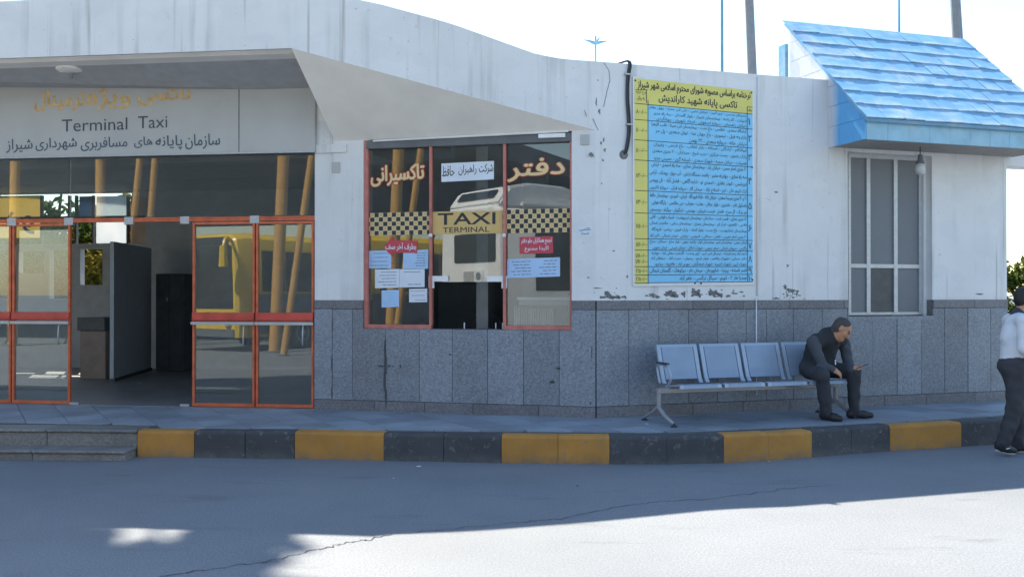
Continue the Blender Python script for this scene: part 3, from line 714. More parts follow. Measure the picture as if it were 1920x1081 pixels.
for px in (862, 922, 935):
    mb = MB(); mb.box(FB, ub(px)-.006, ub(px)+.006, -.20, -.19, BS+.002, BS+.075); build('latch', mb, M['white_metal'], win)
# right window with six panes
def ur(px): return FR.uz(px, 450, -.14)[0]
WV = -.14
cols = [ur(1590.5), ur(1627), ur(1678), ur(1725)]; zm = FR.uz(1660, 498, WV)[1]; zb = RS+.012; zt = RH-.002
mb = MB(); fw = .028
for k, u in enumerate(cols):
    mb.box(FR, u-fw if k else u-.01, u+fw, WV-.03, WV+.02, zb, zt)
for a, b in zip(cols[:-1], cols[1:]):
    for z in (zb, zm-.03, zt-.05): mb.box(FR, a+fw+.0005, b-fw-.0005, WV-.028, WV+.018, z, z+.05 if z != zb else z+.035)
rwin = part('window', mb, M['alu'])
for i, (a, b) in enumerate(zip(cols[:-1], cols[1:])):
    for j, (z0, z1) in enumerate(((zb+.036, zm-.031), (zm+.021, zt-.051))):
        mb = MB(); mb.box(FR, a+fw+.001, b-fw-.001, WV-.012, WV-.004, z0, z1)
        build('pane', mb, M['dark'] if (i == 1 and j == 0) else M['screen'], rwin, label='dark sheet standing for the shade in the open lower middle pane' if (i == 1 and j == 0) else None)  # opaque dark sheet stands in for shade behind the open middle pane
mb = MB(); mb.box(FR, RW0, RW1, -.24, .02, RS-.045, RS-.001); build('sill', mb, M['granite'], rwin)
mb = MB(); mb.box(FR, cols[3]+fw+.001, RW1-.001, -.245, -.1, RS, RH); build('jamb', mb, M['plaster'], rwin)
mb = MB(); mb.box(FR, RW0, RW1, -.8, -.75, 1.2, 3.6); part('inner_wall', mb, M['dark'])

# blue shingled hood over the right window
U0, U1 = 3.05, 5.98; EV, EZ, TV, TZ = .80, 3.715, -.86, 5.296
SL = Vector((TV-EV, TZ-EZ)); SLEN = SL.length; sd = SL/SLEN; sn = Vector((-sd[1]*-1, -sd[0]))  # (v, z) along and out of the slope
sn = Vector((sd[1], -sd[0]))
def slope(u, s, d=0): q = Vector((EV, EZ))+sd*s+sn*d; return FR.p(u, q[0], q[1])
mb = MB(); mb.solid([slope(u, s, -.05) for u, s in ((U0+.02, .01), (U1-.02, .01), (U1-.02, SLEN), (U0+.02, SLEN))], [slope(u, s, -.006) for u, s in ((U0+.02, .01), (U1-.02, .01), (U1-.02, SLEN), (U0+.02, SLEN))])
hood = part('hood', mb, M['shingle'])
NC = 8; ch = SLEN/NC
for i in range(NC):
    s0 = i*ch; s1 = min(SLEN+.01, (i+1)*ch+.05); w = .278; u = U0-.02-(i % 2)*w*.5-random.uniform(0, .04)
    while u < U1:
        a, b = max(u, U0-.02), min(u+w-.004, U1+.02); u += w
        if b-a < .03: continue
        j = random.uniform(-.006, .006); lift = .012+random.uniform(0, .006); mb = MB(); sk = random.uniform(-.006, .006)
        lo = [slope(a, s0+j+sk, lift-.006), slope(b, s0+j-sk, lift-.006), slope(b, s1, -.002), slope(a, s1, -.002)]
        hi = [slope(a, s0+j+sk, lift+.004), slope(b, s0+j-sk, lift+.004), slope(b, s1, .006), slope(a, s1, .006)]
        cu = random.uniform(0, .010); hi[random.randrange(2)] += Vector((FR.n.x, FR.n.y, .7))*cu
        k1 = .45; m0 = lo[0].lerp(lo[3], k1), lo[1].lerp(lo[2], k1), hi[1].lerp(hi[2], k1), hi[0].lerp(hi[3], k1)
        mb.v = [lo[0], lo[1], m0[1], m0[0], lo[2], lo[3], hi[0], hi[1], m0[2], m0[3], hi[2], hi[3]]
        mb.f = [[0, 3, 2, 1], [3, 5, 4, 2], [6, 7, 8, 9], [9, 8, 10, 11], [0, 1, 7, 6], [5, 11, 10, 4], [0, 6, 9, 3], [3, 9, 11, 5], [1, 2, 8, 7], [2, 4, 10, 8]]; mb.mi = [0]*10
        so_ = build('shingle', mb, M['shingle'], hood); wa = so_.data.attributes.new('wear', 'FLOAT', 'POINT'); wv = random.uniform(.5, 1)
        wa.data.foreach_set('value', [wv, wv, 0, 0, 0, 0, wv, wv, 0, 0, 0, 0])
FVV = .70; BZ = 3.487
u = U0+.06; k = 0
while u < U1-.02:
    b = min(u+.30, U1-.02); mb = MB(); mb.box(FR, u+.0015, b-.0015, FVV-.03, FVV+random.uniform(0, .003), BZ, EZ-.01); build('fascia_panel', mb, M['hood_fascia'], hood); u = b
mb = MB(); mb.box(FR, U0+.05, U1-.02, .02, FVV-.031, BZ+.012, BZ+.03); build('soffit', mb, M['hood_soffit'], hood)
def side_mat():
    m, k, b, co = newmat('oversprayed_blue_sheet')
    geo = k.new('ShaderNodeNewGeometry'); dp = k.new('ShaderNodeVectorMath', operation='DOT_PRODUCT'); dp.inputs[1].default_value = (FR.n.x, FR.n.y, 0)
    k.link(geo.outputs['Position'], dp.inputs[0]); o_ = FR.o.dot(FR.n)
    v = k.math('ADD', dp.outputs['Value'], -o_); v = k.math('ADD', v, k.math('MULTIPLY', k.noise(4, 4, co), .12))
    c = k.mix(k.ramp(v, .13, .30), (.60, .63, .66), (.115, .40, .72))
    k.link(c, b.inputs['Base Color']); b.inputs['Roughness'].default_value = .5; return m
M['side'] = side_mat()
P0 = [(-.80, 4.1), (-.02, 4.1), (-.02, BZ-.004), (FVV, BZ-.004), (FVV, EZ+.03), (-.80, 5.20)]
def cell(v0, v1, z0, z1):
    q = [(v0, z0), (v1, z0), (v1, z1), (v0, z1)]
    return clip(q, (EV+.02, EZ-.03), (TV+.02, TZ-.06)) if True else q
rz = BZ; row = 0
while rz < 5.25:
    v = -.86-(row % 2)*.14
    while v < FVV:
        a, b = max(v, -.80)+.002, min(v+.27, FVV)-.002; v += .27
        if b-a < .02 or (b <= 0 and rz+.25 < 4.2): continue
        q = clip([(a, rz+.002), (b, rz+.002), (b, rz+.248), (a, rz+.248)], (EV-.02, EZ-.02), (TV-.02, TZ-.02))
        if len(q) < 3: continue
        mb = MB(); d = random.uniform(0, .003)
        mb.solid([FR.p(U0+.06, x, z) for x, z in q], [FR.p(U0+.045-d, x, z) for x, z in q]); build('side_panel', mb, M['side'], hood)
    rz += .25; row += 1
mb = MB(); pts = [(-.80, 4.0), (.0, 4.0), (.0, BZ+.02), (FVV-.04, BZ+.02), (FVV-.04, EZ-.02), (-.80, 5.19)]
for u in (U0+.0615, U1-.05): mb.solid([FR.p(u, v, z) for v, z in pts], [FR.p(u+.02, v, z) for v, z in pts])
mb.box(FR, U0+.09, U1-.06, -.84, -.80, 4.0, 5.18); build('gable', mb, M['hood_soffit'], hood)
mb = MB(); mb.box(FR, U0+.02, U0+.07, -1.02, -.87, 4.2, 5.0); build('back_flashing', mb, M['shingle'], hood)
# ------------------------------------------------------------------ signs and lettering
# big sign over the entrance
sg = thing('entrance_sign', FA.p(-2, .05, 3.42), 'long faded grey sign over the glass entrance reading Terminal Taxi', 'sign')
AV = .075
for a, b in ((-40, 446.5), (448, 590)):
    mb = MB(); u0, u1 = FA.uz(a, 290, AV)[0], FA.uz(b, 290, AV)[0]; mb.box(FA, u0, u1, .002, AV, 3.425, 4.325); build('panel', mb, M['sign_grey'], sg, bevel=.004)
mb = MB(); u0, u1 = FA.uz(-40, 290, AV)[0], FA.uz(590, 290, AV)[0]; mb.box(FA, u0, u1, .03, AV+.012, 3.405, 3.424); build('edge_trim', mb, M['alu'], sg)
mb = MB(); x = 170
while x < 585:
    w = random.uniform(10, 40); a, b = FA.uz(x, 150, AV)[0], FA.uz(min(588, x+w), 150, AV)[0]; h = random.uniform(.012, .04)
    mb.face([FA.p(a, AV+.002, 4.324), FA.p(a+.02, AV+.002, 4.324-h), FA.p(b-.02, AV+.002, 4.324-h*random.uniform(.4, 1)), FA.p(b, AV+.002, 4.324)]); x += w*random.uniform(1.0, 1.5)
build('torn_edge', mb, M['white_metal'], sg, recalc=False)
for s, r, off_, m, fa in (('تاکسی', (258, 158, 357, 197), .055, 'fade_orange', 1), ('ویژه', (162, 165, 243, 205), .055, 'fade_orange', 1), ('ترمینال', (64, 170, 158, 208), .055, 'fade_orange', 1),
                          ('Terminal', (115, 222, 238, 245), .004, 'ink_navy', 0), ('Taxi', (258, 217, 313, 240), .004, 'ink_navy', 0),
                          ('سازمان', (347, 251, 412, 279), .022, 'ink_teal', 1), ('پایانه', (291, 254, 341, 281), .022, 'ink_teal', 1), ('های', (251, 256, 285, 277), .022, 'ink_teal', 1), ('مسافربری', (151, 257, 238, 282), .022, 'ink_teal', 1), ('شهرداری', (66, 258, 143, 282), .022, 'ink_teal', 1), ('شیراز', (11, 260, 60, 286), .022, 'ink_teal', 1)):
    fn = rectfn(FA, r[0], r[1]+1, r[2], r[3]+1, AV+.003, None); sk = -.034*(r[2]-r[0])
    fn = rectfn(FA, r[0], r[1]-sk*.5, r[2], r[3]-sk*.5, AV+.003, (r[1]+sk*.5, r[3]+sk*.5))
    mb = MB(); letter(mb, s, fn, off_, 4, 0, fa); build('lettering', mb, M[m], sg, recalc=False)

# office window: banner strip, lettering, notices (all stuck on the outside of the glass)
SV = GV+.006
def sheet(name, px0, py0, px1, py1, m, label, cat, skew=None, v=SV, group=None):
    fn = rectfn(FB, px0, py0, px1, py1, v, skew); t = thing(name, fn(.5, 0), label, cat, group)
    mb = MB(); slab(mb, fn, .003); return t, fn, mb
for px0, py0, px1, py1, sk, nc, w in ((686, 399.5, 808.5, 441.5, (396.5, 439), 15, 'left'), (942.5, 393, 1071, 437.5, (390, 435), 16, 'right')):
    t, fn, mb = sheet('checker_strip', px0, py0, px1, py1, 'tan_light', 'black and cream checkered taxi strip on the glass %s of the tan panel' % w, 'decal', sk, SV+.002)
    build('backing', mb, M['tan_light'], t); mb = MB()
    for i in range(nc):
        for j in range(5):
            if (i+j) % 2 == (0 if w == 'left' else 1): mb.face([fn(i/nc+a/nc, j/5+b/5, .0012) for a, b in ((.02, .03), (.98, .03), (.98, .97), (.02, .97))])
    build('black_check', mb, M['ink'], t, recalc=False)['kind'] = 'stuff'
    mb = MB()
    for i in range(nc):
        for j in range(5):
            if (i+j) % 2 == (1 if w == 'left' else 0): mb.face([fn(i/nc+a/nc, j/5+b/5, .0012) for a, b in ((.2, .22), (.8, .22), (.8, .78), (.2, .78))])
    build('tan_square', mb, M['tan'], t, recalc=False)['kind'] = 'stuff'
t, fn, mb = sheet('taxi_panel', 809.5, 397, 942, 439.5, 0, 'tan TAXI TERMINAL panel between two checkered strips on the office window', 'sign', (394, 437), SV+.004)
build('backing', mb, M['tan'], t)
mb = MB(); letter(mb, 'TAXI', sub(fn, .09, .90, .42, .92), .055, 4, 0, False); build('lettering', mb, M['ink'], t, recalc=False)
mb = MB(); letter(mb, 'TERMINAL', sub(fn, .16, .82, .07, .30), .03, 4, 0, False); build('lettering', mb, M['ink'], t, recalc=False)
for s, r, sk, lb in (('دفتر', (952, 300, 1058, 341), (294, 335), 'cream Persian word with red outline on right pane of the office window'), ('تاکسیرانی', (696, 312, 795, 350), (306, 343), 'cream Persian word with red outline on left pane of the office window')):
    fn = rectfn(FB, r[0], r[1], r[2], r[3], SV, sk); t = thing('window_lettering', fn(.5, 0), lb, 'decal')
    mb = MB(); letter(mb, s, fn, .05, 4, 0, True, .012); build('outline', mb, M['letter_red'], t, recalc=False)
    mb = MB(); letter(mb, s, lambda a, b, e=0: fn(a, b, e+.006), .05, 4, 0); build('lettering', mb, M['cream'], t, recalc=False)
t, fn, mb = sheet('company_sign', 827.5, 306.5, 926, 341, 0, 'white sheet with black Persian company name in middle pane of office window', 'sign', (301.5, 336))
build('sheet', mb, M['paper'], t)
for s, a, b in (('شرکت', .72, .985), ('راهبران', .33, .67), ('حافظ', .015, .25)):
    mb = MB(); letter(mb, s, sub(fn, a, b, .30, .86), .016, 4); build('lettering', mb, M['ink'], t, recalc=False)
# red notices
t = thing('arrow_notice', FB.w(745, 480, SV), 'red arrow shaped notice with white writing over the papers, left pane of office window', 'notice')
fn = rectfn(FB, 719, 442, 782, 482, SV+.003); mb = MB()
slab(mb, fn, .003, 0, ((0, .45), (.28, 0), (.28, .2), (1, .2), (1, .78), (.30, .80), (.26, 1)))
build('sticker', mb, M['red_sticker'], t); mb = MB(); letter(mb, 'بطرف آخر صف', sub(fn, .06, .97, .30, .68), .028, 4); build('lettering', mb, M['paper'], t, recalc=False)
t, fn, mb = sheet('red_notice', 974, 444, 1037, 476, 0, 'red rectangular notice with two lines of white writing, right pane of office window', 'notice', (442.5, 474.5))
build('sticker', mb, M['red_sticker'], t, bevel=.002); mb = MB(); letter(mb, 'تجمع همکاران جلو دفتر', sub(fn, .05, .96, .52, .93), .024, 4); letter(mb, 'اکیدا ممنوع', sub(fn, .16, .86, .10, .44), .026, 4); build('lettering', mb, M['paper'], t, recalc=False)
# paper sheets with faint print
def paper(px0, py0, px1, py1, m, label, rows, sk=None, v=0, tone='ink_soft', cols=((.1, .9),)):
    t, fn, mb = sheet('paper_notice', px0, py0, px1, py1, 0, label, 'notice', sk, SV+v, 'papers stuck on the office window')
    build('sheet', mb, M[m], t); mb = MB()
    for c0, c1 in cols:
        for k in range(rows):
            y = .84-.68*k/max(1, rows-1) if rows > 1 else .5; x0 = c0+(c1-c0)*random.uniform(0, .35); x = x0; x1 = c1-(c1-c0)*random.uniform(0, .08)
            while x < x1:
                w = min(x1-x, random.uniform(.03, .12)); mb.face([fn(x, y-.018, .0012), fn(x+w, y-.018, .0012), fn(x+w, y+.022, .0012), fn(x, y+.022, .0012)]); x += w+.02
    build('print', mb, M[tone], t, recalc=False)['kind'] = 'stuff'
paper(690, 470, 733.5, 503, 'paper_blue', 'pale blue paper with a cut corner, upper left of left pane', 4, (469, 502.5))
paper(756, 470, 803, 503.5, 'paper_blue', 'pale blue paper at upper right of left pane under the red arrow', 6, (467.5, 503.5), 0, 'ink_soft', ((.35, .92),))
paper(703, 505, 749, 540, 'paper', 'whitish paper with torn lower corner, left half of the middle pair', 5, (504, 539), .001)
paper(749.5, 504.5, 796, 538.5, 'paper', 'whitish nearly blank paper, right half of the middle pair', 2, (504, 538))
paper(715.5, 544, 748, 576, 'paper_blue', 'small blue paper with five ruled lines, bottom of left pane', 5, (543, 575), 0, 'board_blue')
paper(767, 541.5, 801, 566.5, 'paper', 'small whitish paper at bottom right of left pane beside the opening', 3, (540.5, 566))
paper(951, 485.5, 1050, 521, 'paper_blue', 'wide pale blue double sheet under the red notice, right pane', 5, (482, 518), 0, 'ink_soft', ((.07, .47), (.57, .95)))
# small sticker on the corner of the wall
t = thing('wall_sticker', FR.w(1097, 441, .003) if False else FB.w(1097, 441, .003), 'small white printed sticker on the plaster right of the office window', 'sticker')
fn = rectfn(FB, 1084, 424.5, 1110, 442, .004); mb = MB(); slab(mb, fn, .004); build('sheet', mb, M['paper'], t)
mb = MB(); letter(mb, 'تاکسی', sub(fn, .1, .9, .5, .9), .03); letter(mb, 'شیراز', sub(fn, .2, .8, .1, .42), .03); build('print', mb, M['ink'], t, recalc=False)

# price board
bd = thing('price_board', FR.w(1300, 533, .01), 'tall yellow and blue fare list board in Persian on the white wall', 'sign')
bf = rectfn(FR, 1189, 144.5, 1412.5, 534, .022, (168.5, 531.5))
mb = MB(); slab(mb, sub(bf, -.008, 1.008, -.006, 1.004), .02); build('backing', mb, M['board_white'], bd)
b2 = lambda s, t, e=0: bf(s, t, e+.002)
mb = MB(); slab(mb, sub(b2, .004, .995, .875, .997), .0012); slab(mb, sub(b2, .004, .112, .004, .8745), .0012); build('yellow_field', mb, M['board_yellow'], bd)
mb = MB(); slab(mb, sub(b2, .1125, .995, .012, .8745), .0012); build('blue_field', mb, M['board_blue'], bd)
yb = [.8745, .797, .699, .602, .455, .347, .223, .168, .088, .048, .010]
yl = [.897, .808, .712, .615, .468, .361, .235, .180, .096, .058, .010]
mb = MB(); b3 = lambda s, t, e=0: bf(s, t, e+.0032)
def rule(s0, t0, s1, t1, w=.0028, ar=.57):
    if abs(s1-s0) > abs(t1-t0): mb.face([b3(s0, t0-w*ar), b3(s1, t1-w*ar), b3(s1, t1+w*ar), b3(s0, t0+w*ar)])
    else: mb.face([b3(s0-w, t0), b3(s0+w, t0), b3(s1+w, t1), b3(s1-w, t1)])
for k in range(11):
    rule(.1125, yb[k], .995, yb[k]); 
    if k: rule(.004, yb[k], .112, yb[k])
rule(.1125, .005, .1125, .895); rule(.948, .012, .948, .91); rule(.01, .94, .11, .945); rule(.10, .88, .10, .945); rule(.948, .91, .995, .91)
rule(.004, .8745, .112, .8745)
build('rule', mb, M['ink'], bd, recalc=False)['kind'] = 'stuff'
mb = MB()
letter(mb, 'نرخنامه براساس مصوبه شورای محترم اسلامی شهر شیراز', sub(b3, .03, .975, .938, .987), .04, 3)
letter(mb, 'تاکسی پایانه شهید کاراندیش', sub(b3, .20, .86, .885, .932), .04, 3)
letter(mb, 'نرخ کرایه', sub(b3, .015, .095, .918, .940), .012, 2); letter(mb, 'به ریال', sub(b3, .025, .085, .890, .912), .012, 2); letter(mb, 'ردیف', sub(b3, .955, .99, .882, .905), .012, 2)
build('heading', mb, M['ink'], bd, recalc=False)
ROWS = [(('ترمینال مدرس - میر آمیز - خیابان نخبی - علی ابن حمزه - چهل مقام', 1), ('ادبیات - گذرنامه - بیمارستان شیراز - بلوار گلستان - سه راه مدیر', .96), ('خیابان راهنمای - دروازه اصفهان - استاد شهریار - جهانگردی', .93)),
        (('آرامگاه سعدی - اطلسی - باغ تخت - بیمارستان ابن سینا - قلب الزهرا', .98), ('بازارچه فیل - تیموری - باغ جهان نما - تونل سعدی - پل حر', .94), ('خیابان خانه - دروازه سعدی - ۲۲ بهمن', .6)),
        (('ابوالکلام - آزادگان - آستانه - بازار انقلاب - باغ نارنجی - پاییزان', .96), ('پارک رضوی - پست مرکزی - درب شیخ - سرداران - ۲۰ متری سعدی', .97), ('فضیلت - خیابان سمیه - شهرک سعدی - شیشه گری - حسینی جدید', .96)),
        (('۲۰ متری امام حسن - خیابان زند - بیمارستان نمازی - سه راه احمدی - ارتش', .98), ('سه راه نمازی - چهارراه مشیر - پانصد دستگاه ارتش - آب جوار - پودنک - آرامی', 1), ('ابریشمی - ابوذر غفاری - احمدی نو - اداره آگاهی - فضل آباد - تل پروس', 1), ('ارک کریم خان - ارم - اصلاح نژاد - میدان گاز - دروازه قرآن - دروازه کازرون', 1)),
        (('۲۰ و ۳۰ متری سینما سعدی - خیابان لاله - فلکه فرودگاه - آبیاری - امیردی - بیمارستان حافظ', 1), ('باسکول نادر - خلدبرین - بلوار عرفان - بعثت - معراب - بنی هاشمی - پایگاه هوایی', .98), ('نور بزرگ - گل سرخ - فاضل - فرصت شیرازی - بوستجی - تندگویان - چوگیاه - برنجستون', 1)),
        (('۱۲ متری نمازی - قصر دشت - ستارخان - بیمارستان اردیبهشت - آسیاب قوامی - آقایی', 1), ('فلاحی - کلاهدوز - ام آر ای - بیمارستان چمران - بیمارستان رجایی - ملاصدر شمالی', 1), ('بیمارستان خدادوست - باغ جنت - بلوار الحاد - پارک فوری - پیامبر - فرودگاه', .98), ('۲۰ متری امام خمینی - کفش - محلاتی - قدوسی - نیایش - ایمان شمالی - اکبر آباد', 1)),
        (('ایمان جنوبی - بیمارستان امیر - بیمارستان کوثر - پانصد جنوبی - بلوار صلح - دستکان - سراج', 1), ('زاگرس - سروش شرقی - صفر جنوبی - شهرک احلال - خیابان شیخی - ایمان جنوبی', .97)),
        (('احمد آباد بنده شیشه - ترمینال امیر کبیر - کوی وحدت - گلدشت معالی آباد - جوادیه', .98), ('دکتر حسابی - شهرک والفجر - بلوار نارنج - رضوان - حجت آباد - سلطان آباد', .99), ('شهرک آرین - شهرک انجیره - شهرک فرهنگیان - مهدی آباد - طلائیه - میانرود', .95)),
        (('قصر قمشه - پیرنیا - شاپورجان - میدان دام - دوکوهک - گلستان شمالی', 1),), (('صدرا فاز ۲ - کویم - سیگل نرگسی - ظفر آباد', .7),)]
PR = ['۸۰۰/۰۰۰', '۱/۰۰۰/۰۰۰', '۱/۰۰۰/۰۰۰', '۱/۲۰۰/۰۰۰', '۱/۳۰۰/۰۰۰', '۱/۵۰۰/۰۰۰', '۱/۶۰۰/۰۰۰', '۱/۸۰۰/۰۰۰', '۲/۵۰۰/۰۰۰', '۲/۸۰۰/۰۰۰']
for k, lines in enumerate(ROWS):
    t1, t0 = yb[k], yb[k+1]; h = (t1-t0)/len(lines); mb = MB()
    for i, (s, w) in enumerate(lines): letter(mb, s, sub(b3, .94-.815*w, .94, t1-h*(i+.90), t1-h*(i+.12)), .022, 2)
    build('route_text', mb, M['ink_navy'], bd, recalc=False)
    mb = MB(); hh = min(.034, (t1-t0)*.75); tm = (t0+t1)/2
    letter(mb, '۱۲۳۴۵۶۷۸۹'[k] if k < 9 else '۱۰', sub(b3, .957, .985 if k else .972, tm-hh*.5, tm+hh*.5), .03, 3); build('row_number', mb, M['ink_navy'], bd, recalc=False)
    mb = MB(); hp = min(.020, (t1-t0)*.6)
    if k == 7: letter(mb, PR[7], sub(b3, .012, .105, tm+.004, tm+.024), .012, 2); letter(mb, '۱/۷۰۰/۰۰۰', sub(b3, .012, .105, tm-.024, tm-.004), .012, 2)
    else: letter(mb, PR[k], sub(b3, .015, .105, tm-hp*.5, tm+hp*.5), .012, 2)
    build('price', mb, M['ink'], bd, recalc=False)
mb = MB()
for s, t_ in ((.01, .985), (.985, .985), (.992, .02), (.5, .006), (.55, .004), (.99, .6)): mb.lathe(bf(s, t_, .002), [(.012, 0), (.009, .006)], 8, (FR.n.x, FR.n.y, 0))
build('screw', mb, M['cable'], bd)['kind'] = 'stuff'

# ------------------------------------------------------------------ fittings on the building
t = thing('hanging_cable', FR.w(1172, 287, .02), 'thick black cable hanging down the white wall left of the fare list', 'cable')
cp = [FR.w(px, py, v) for px, py, v in ((1150, 122, -.18), (1166, 116.5, -.06), (1177, 114, .012), (1180, 122, .03), (1176, 150, .022), (1175.5, 185, .022), (1178, 225, .022), (1178, 250, .022), (1174.5, 275, .022), (1171, 287, .012), (1169.5, 290, -.02))]
mb = MB()
def smooth(pts, n=5):
    out = []
    for i in range(len(pts)-1):
        p0, p1, p2, p3 = pts[max(i-1, 0)], pts[i], pts[i+1], pts[min(i+2, len(pts)-1)]
        for k in range(n):
            t_ = k/n; out.append(.5*((2*p1)+(p2-p0)*t_+(2*p0-5*p1+4*p2-p3)*t_*t_+(3*p1-p0-3*p2+p3)*t_**3))
    return out+[pts[-1]]
mb.tube(smooth(cp), .0145, 8); build('sheath', mb, M['cable'], t, smooth=True)
mb = MB(); mb.tube(smooth([p+Vector((.022, -.004, 0)) for p in cp[2:-1]]), .009, 6); build('wire', mb, M['cable'], t, smooth=True)
for px, py in ((1175, 140), (1178, 234)):
    mb = MB(); mb.box(FR, FR.uz(px-5, py)[0], FR.uz(px+6, py)[0], .001, .048, FR.uz(px, py)[1]-.008, FR.uz(px, py)[1]+.008); build('clip', mb, M['alu'], t)
mb = MB(); mb.lathe(FR.w(1169.5, 290, 0), [(.055, 0), (.045, .006), (.03, .012)], 12, (FR.n.x, FR.n.y, 0)); build('wall_plug', mb, M['peel'], t)
t = thing('conduit', FR.w(1418, 645, .03), 'thin white pipe running down the granite behind the bench', 'pipe')
mb = MB(); mb.tube([FR.w(1418, 556, .030), FR.w(1418, 740, .030)], .007, 6); build('pipe', mb, M['white_metal'], t, smooth=True)
mb = MB(); mb.tube([FR.w(1421, 142, .012), FR.w(1421, 400, .012), FR.w(1420, 554, .012)], .007, 6); build('upper_pipe', mb, M['plaster'], t, smooth=True)
for F, px, py, w, lb in ((FB, 630, 314, .11, 'small grey blanked electrical box on the pier left of office window'), (FB, 1097, 262, .10, 'small grey patch box on plaster above right corner of office window')):
    u, z = F.uz(px, py); t = thing('junction_box', F.p(u, 0, z-w/2), lb, 'box'); mb = MB(); mb.box(F, u-w/2, u+w/2, .001, .012, z-w*.6, z+w*.6); build('cover', mb, M['board_white'] if False else M['sign_grey'], t, bevel=.004)
    mb = MB(); mb.lathe(F.p(u, .012, z), [(.008, 0), (.006, .003)], 8, (F.n.x, F.n.y, 0)); build('screw', mb, M['alu'], t)
u = FR.uz(1726, 300, .36)[0]; t = thing('pendant_lamp', FR.p(u, .36, 3.25), 'white globe lamp hanging under the blue hood', 'lamp')
zc = FR.uz(1726, 318, .36)[1]
mb = MB(); mb.tube([FR.p(u, .36, 3.51), FR.p(u, .36, zc+.17)], .007, 6); build('cord', mb, M['cable'], t)
mb = MB(); mb.lathe(FR.p(u, .36, zc+.09), [(.016, .10), (.028, .095), (.030, .04), (.042, .02), (.052, -.008)], 14); build('socket', mb, M['canopy'], t, smooth='auto')
mb = MB(); mb.lathe(FR.p(u, .36, zc), [(.044, .078), (.058, .042), (.062, .0), (.055, -.038), (.034, -.061), (.0, -.069)], 16); build('globe', mb, M['bulb'], t, smooth=True)
c = Vector((-5.28, 11.05, SZ)); t = thing('ceiling_lamp', c, 'round white disc lamp on the soffit above the entrance sign', 'lamp')
mb = MB(); mb.lathe(c, [(.17, .002), (.17, -.015), (.14, -.035), (.05, -.04), (.0, -.04)], 24); build('shade', mb, M['soffit'], t, smooth='auto')
mb = MB(); mb.lathe(c, [(.02, -.05), (.02, -.11), (.0, -.115)], 8); build('stem', mb, M['pole'], t)
c = at(1117, 109, 11.2); t = thing('roof_antenna', c, 'small star shaped antenna standing on the parapet above the office', 'antenna')
mb = MB(); mb.tube([c-Vector((0, 0, .15)), c+Vector((0, 0, .27))], .010, 6); build('mast', mb, M['pole_blue'], t)
hub = c+Vector((0, 0, .20))
for a in range(4):
    ang = a*math.pi/2+.25; d = Vector((math.cos(ang), math.sin(ang), 0)); mb = MB(); mb.tube([hub-Vector((0, 0, .02)), hub+d*.07, hub+d*.15+Vector((0, 0, .018))], [.02, .015, .003], 6); build('arm', mb, M['pole_blue'], t)
# poles and masts behind the building
for px, y0, Y, r, lean, m, lb, nm in ((1354.5, 136, 26, .042, 0, 'pole_blue', 'thin pale blue pole behind the roof left of the thick grey post', 'flag_pole'), (1411, 139, 21, .105, -.16, 'pole', 'thick grey lamp post rising behind the fare list wall', 'lamp_post'), (1798, 96, 24, .135, -.16, 'pole', 'thick grey lamp post rising behind the blue hood', 'lamp_post'), (1687, 62, 30, .035, 0, 'pole_blue', 'thin mast seen above the ridge of the blue hood', 'mast')):
    b = at(px, y0, Y); z1 = 11.5; t = thing(nm, (b.x, b.y, 0), lb, 'pole' if nm != 'mast' else 'mast', 'lamp posts behind the terminal' if nm == 'lamp_post' else None)
    mb = MB(); mb.tube([(b.x, b.y, 0), (b.x, b.y, b.z), (b.x+lean*.6, b.y, b.z+(z1-b.z)*.5), (b.x+lean*1.2, b.y, z1)], [r*1.15, r, r*.9, r*.75], 10); build('shaft', mb, M[m], t, smooth='auto')
    mb = MB(); mb.lathe((b.x, b.y, 0), [(r*2.2, 0), (r*2.2, .03), (r*1.5, .05), (r*1.4, .3)], 10); build('base_plate', mb, M['pole'], t)
    if nm == 'lamp_post':
        for sx in (-1, 1):
            mb = MB(); e = Vector((b.x+lean*1.2, b.y, z1)); mb.tube([e, e+Vector((sx*.6, 0, .25)), e+Vector((sx*1.3, 0, .3))], .04, 8); build('lamp_arm', mb, M['pole'], t)
            mb = MB(); mb.solid([e+Vector((sx*1.3+x, y, .24)) for x, y in ((-.3, -.13), (.3, -.13), (.3, .13), (-.3, .13))], [e+Vector((sx*1.3+x*.7, y*.7, .38)) for x, y in ((-.3, -.13), (.3, -.13), (.3, .13), (-.3, .13))]); build('lamp_head', mb, M['canopy'], t)
    else:
        mb = MB(); mb.lathe((b.x+lean*1.2, b.y, z1), [(r*.8, 0), (r*1.3, .05), (r*.9, .12), (0, .16)], 10); build('finial', mb, M[m], t)

# ------------------------------------------------------------------ waiting bench
bn0 = FR.p(1.65, .62, GZ); bench = thing('waiting_bench', bn0, 'grey blue four seat steel waiting bench against the granite wall', 'bench')
SU = [.575+.535*i for i in range(5)]
def prof(t):                                          # seat front edge -> seat back -> top of the backrest, (v, z)
    P = [Vector(p) for p in ((.905, .395), (.895, .432), (.85, .440), (.70, .420), (.55, .405), (.50, .418), (.465, .46), (.43, .55), (.39, .68), (.345, .81), (.335, .835), (.318, .84))]
    return P
PR_ = prof(0)
def shell(u0, u1, i0, i1, th, dz=0, inset=0):
    mb = MB(); pts = PR_[i0:i1]
    for a, b in zip(pts[:-1], pts[1:]):
        d = (b-a).normalized(); n_ = Vector((d[1], -d[0]))*th
        mb.v += [FR.p(u, q[0], GZ+q[1]) for u in (u0, u1) for q in (a, b, b+n_, a+n_)]; k = len(mb.v)-8
        for f_ in ([0, 1, 2, 3], [7, 6, 5, 4], [0, 4, 5, 1], [1, 5, 6, 2], [2, 6, 7, 3], [3, 7, 4, 0]): mb.f.append([k+x for x in f_]); mb.mi.append(0)
    return mb
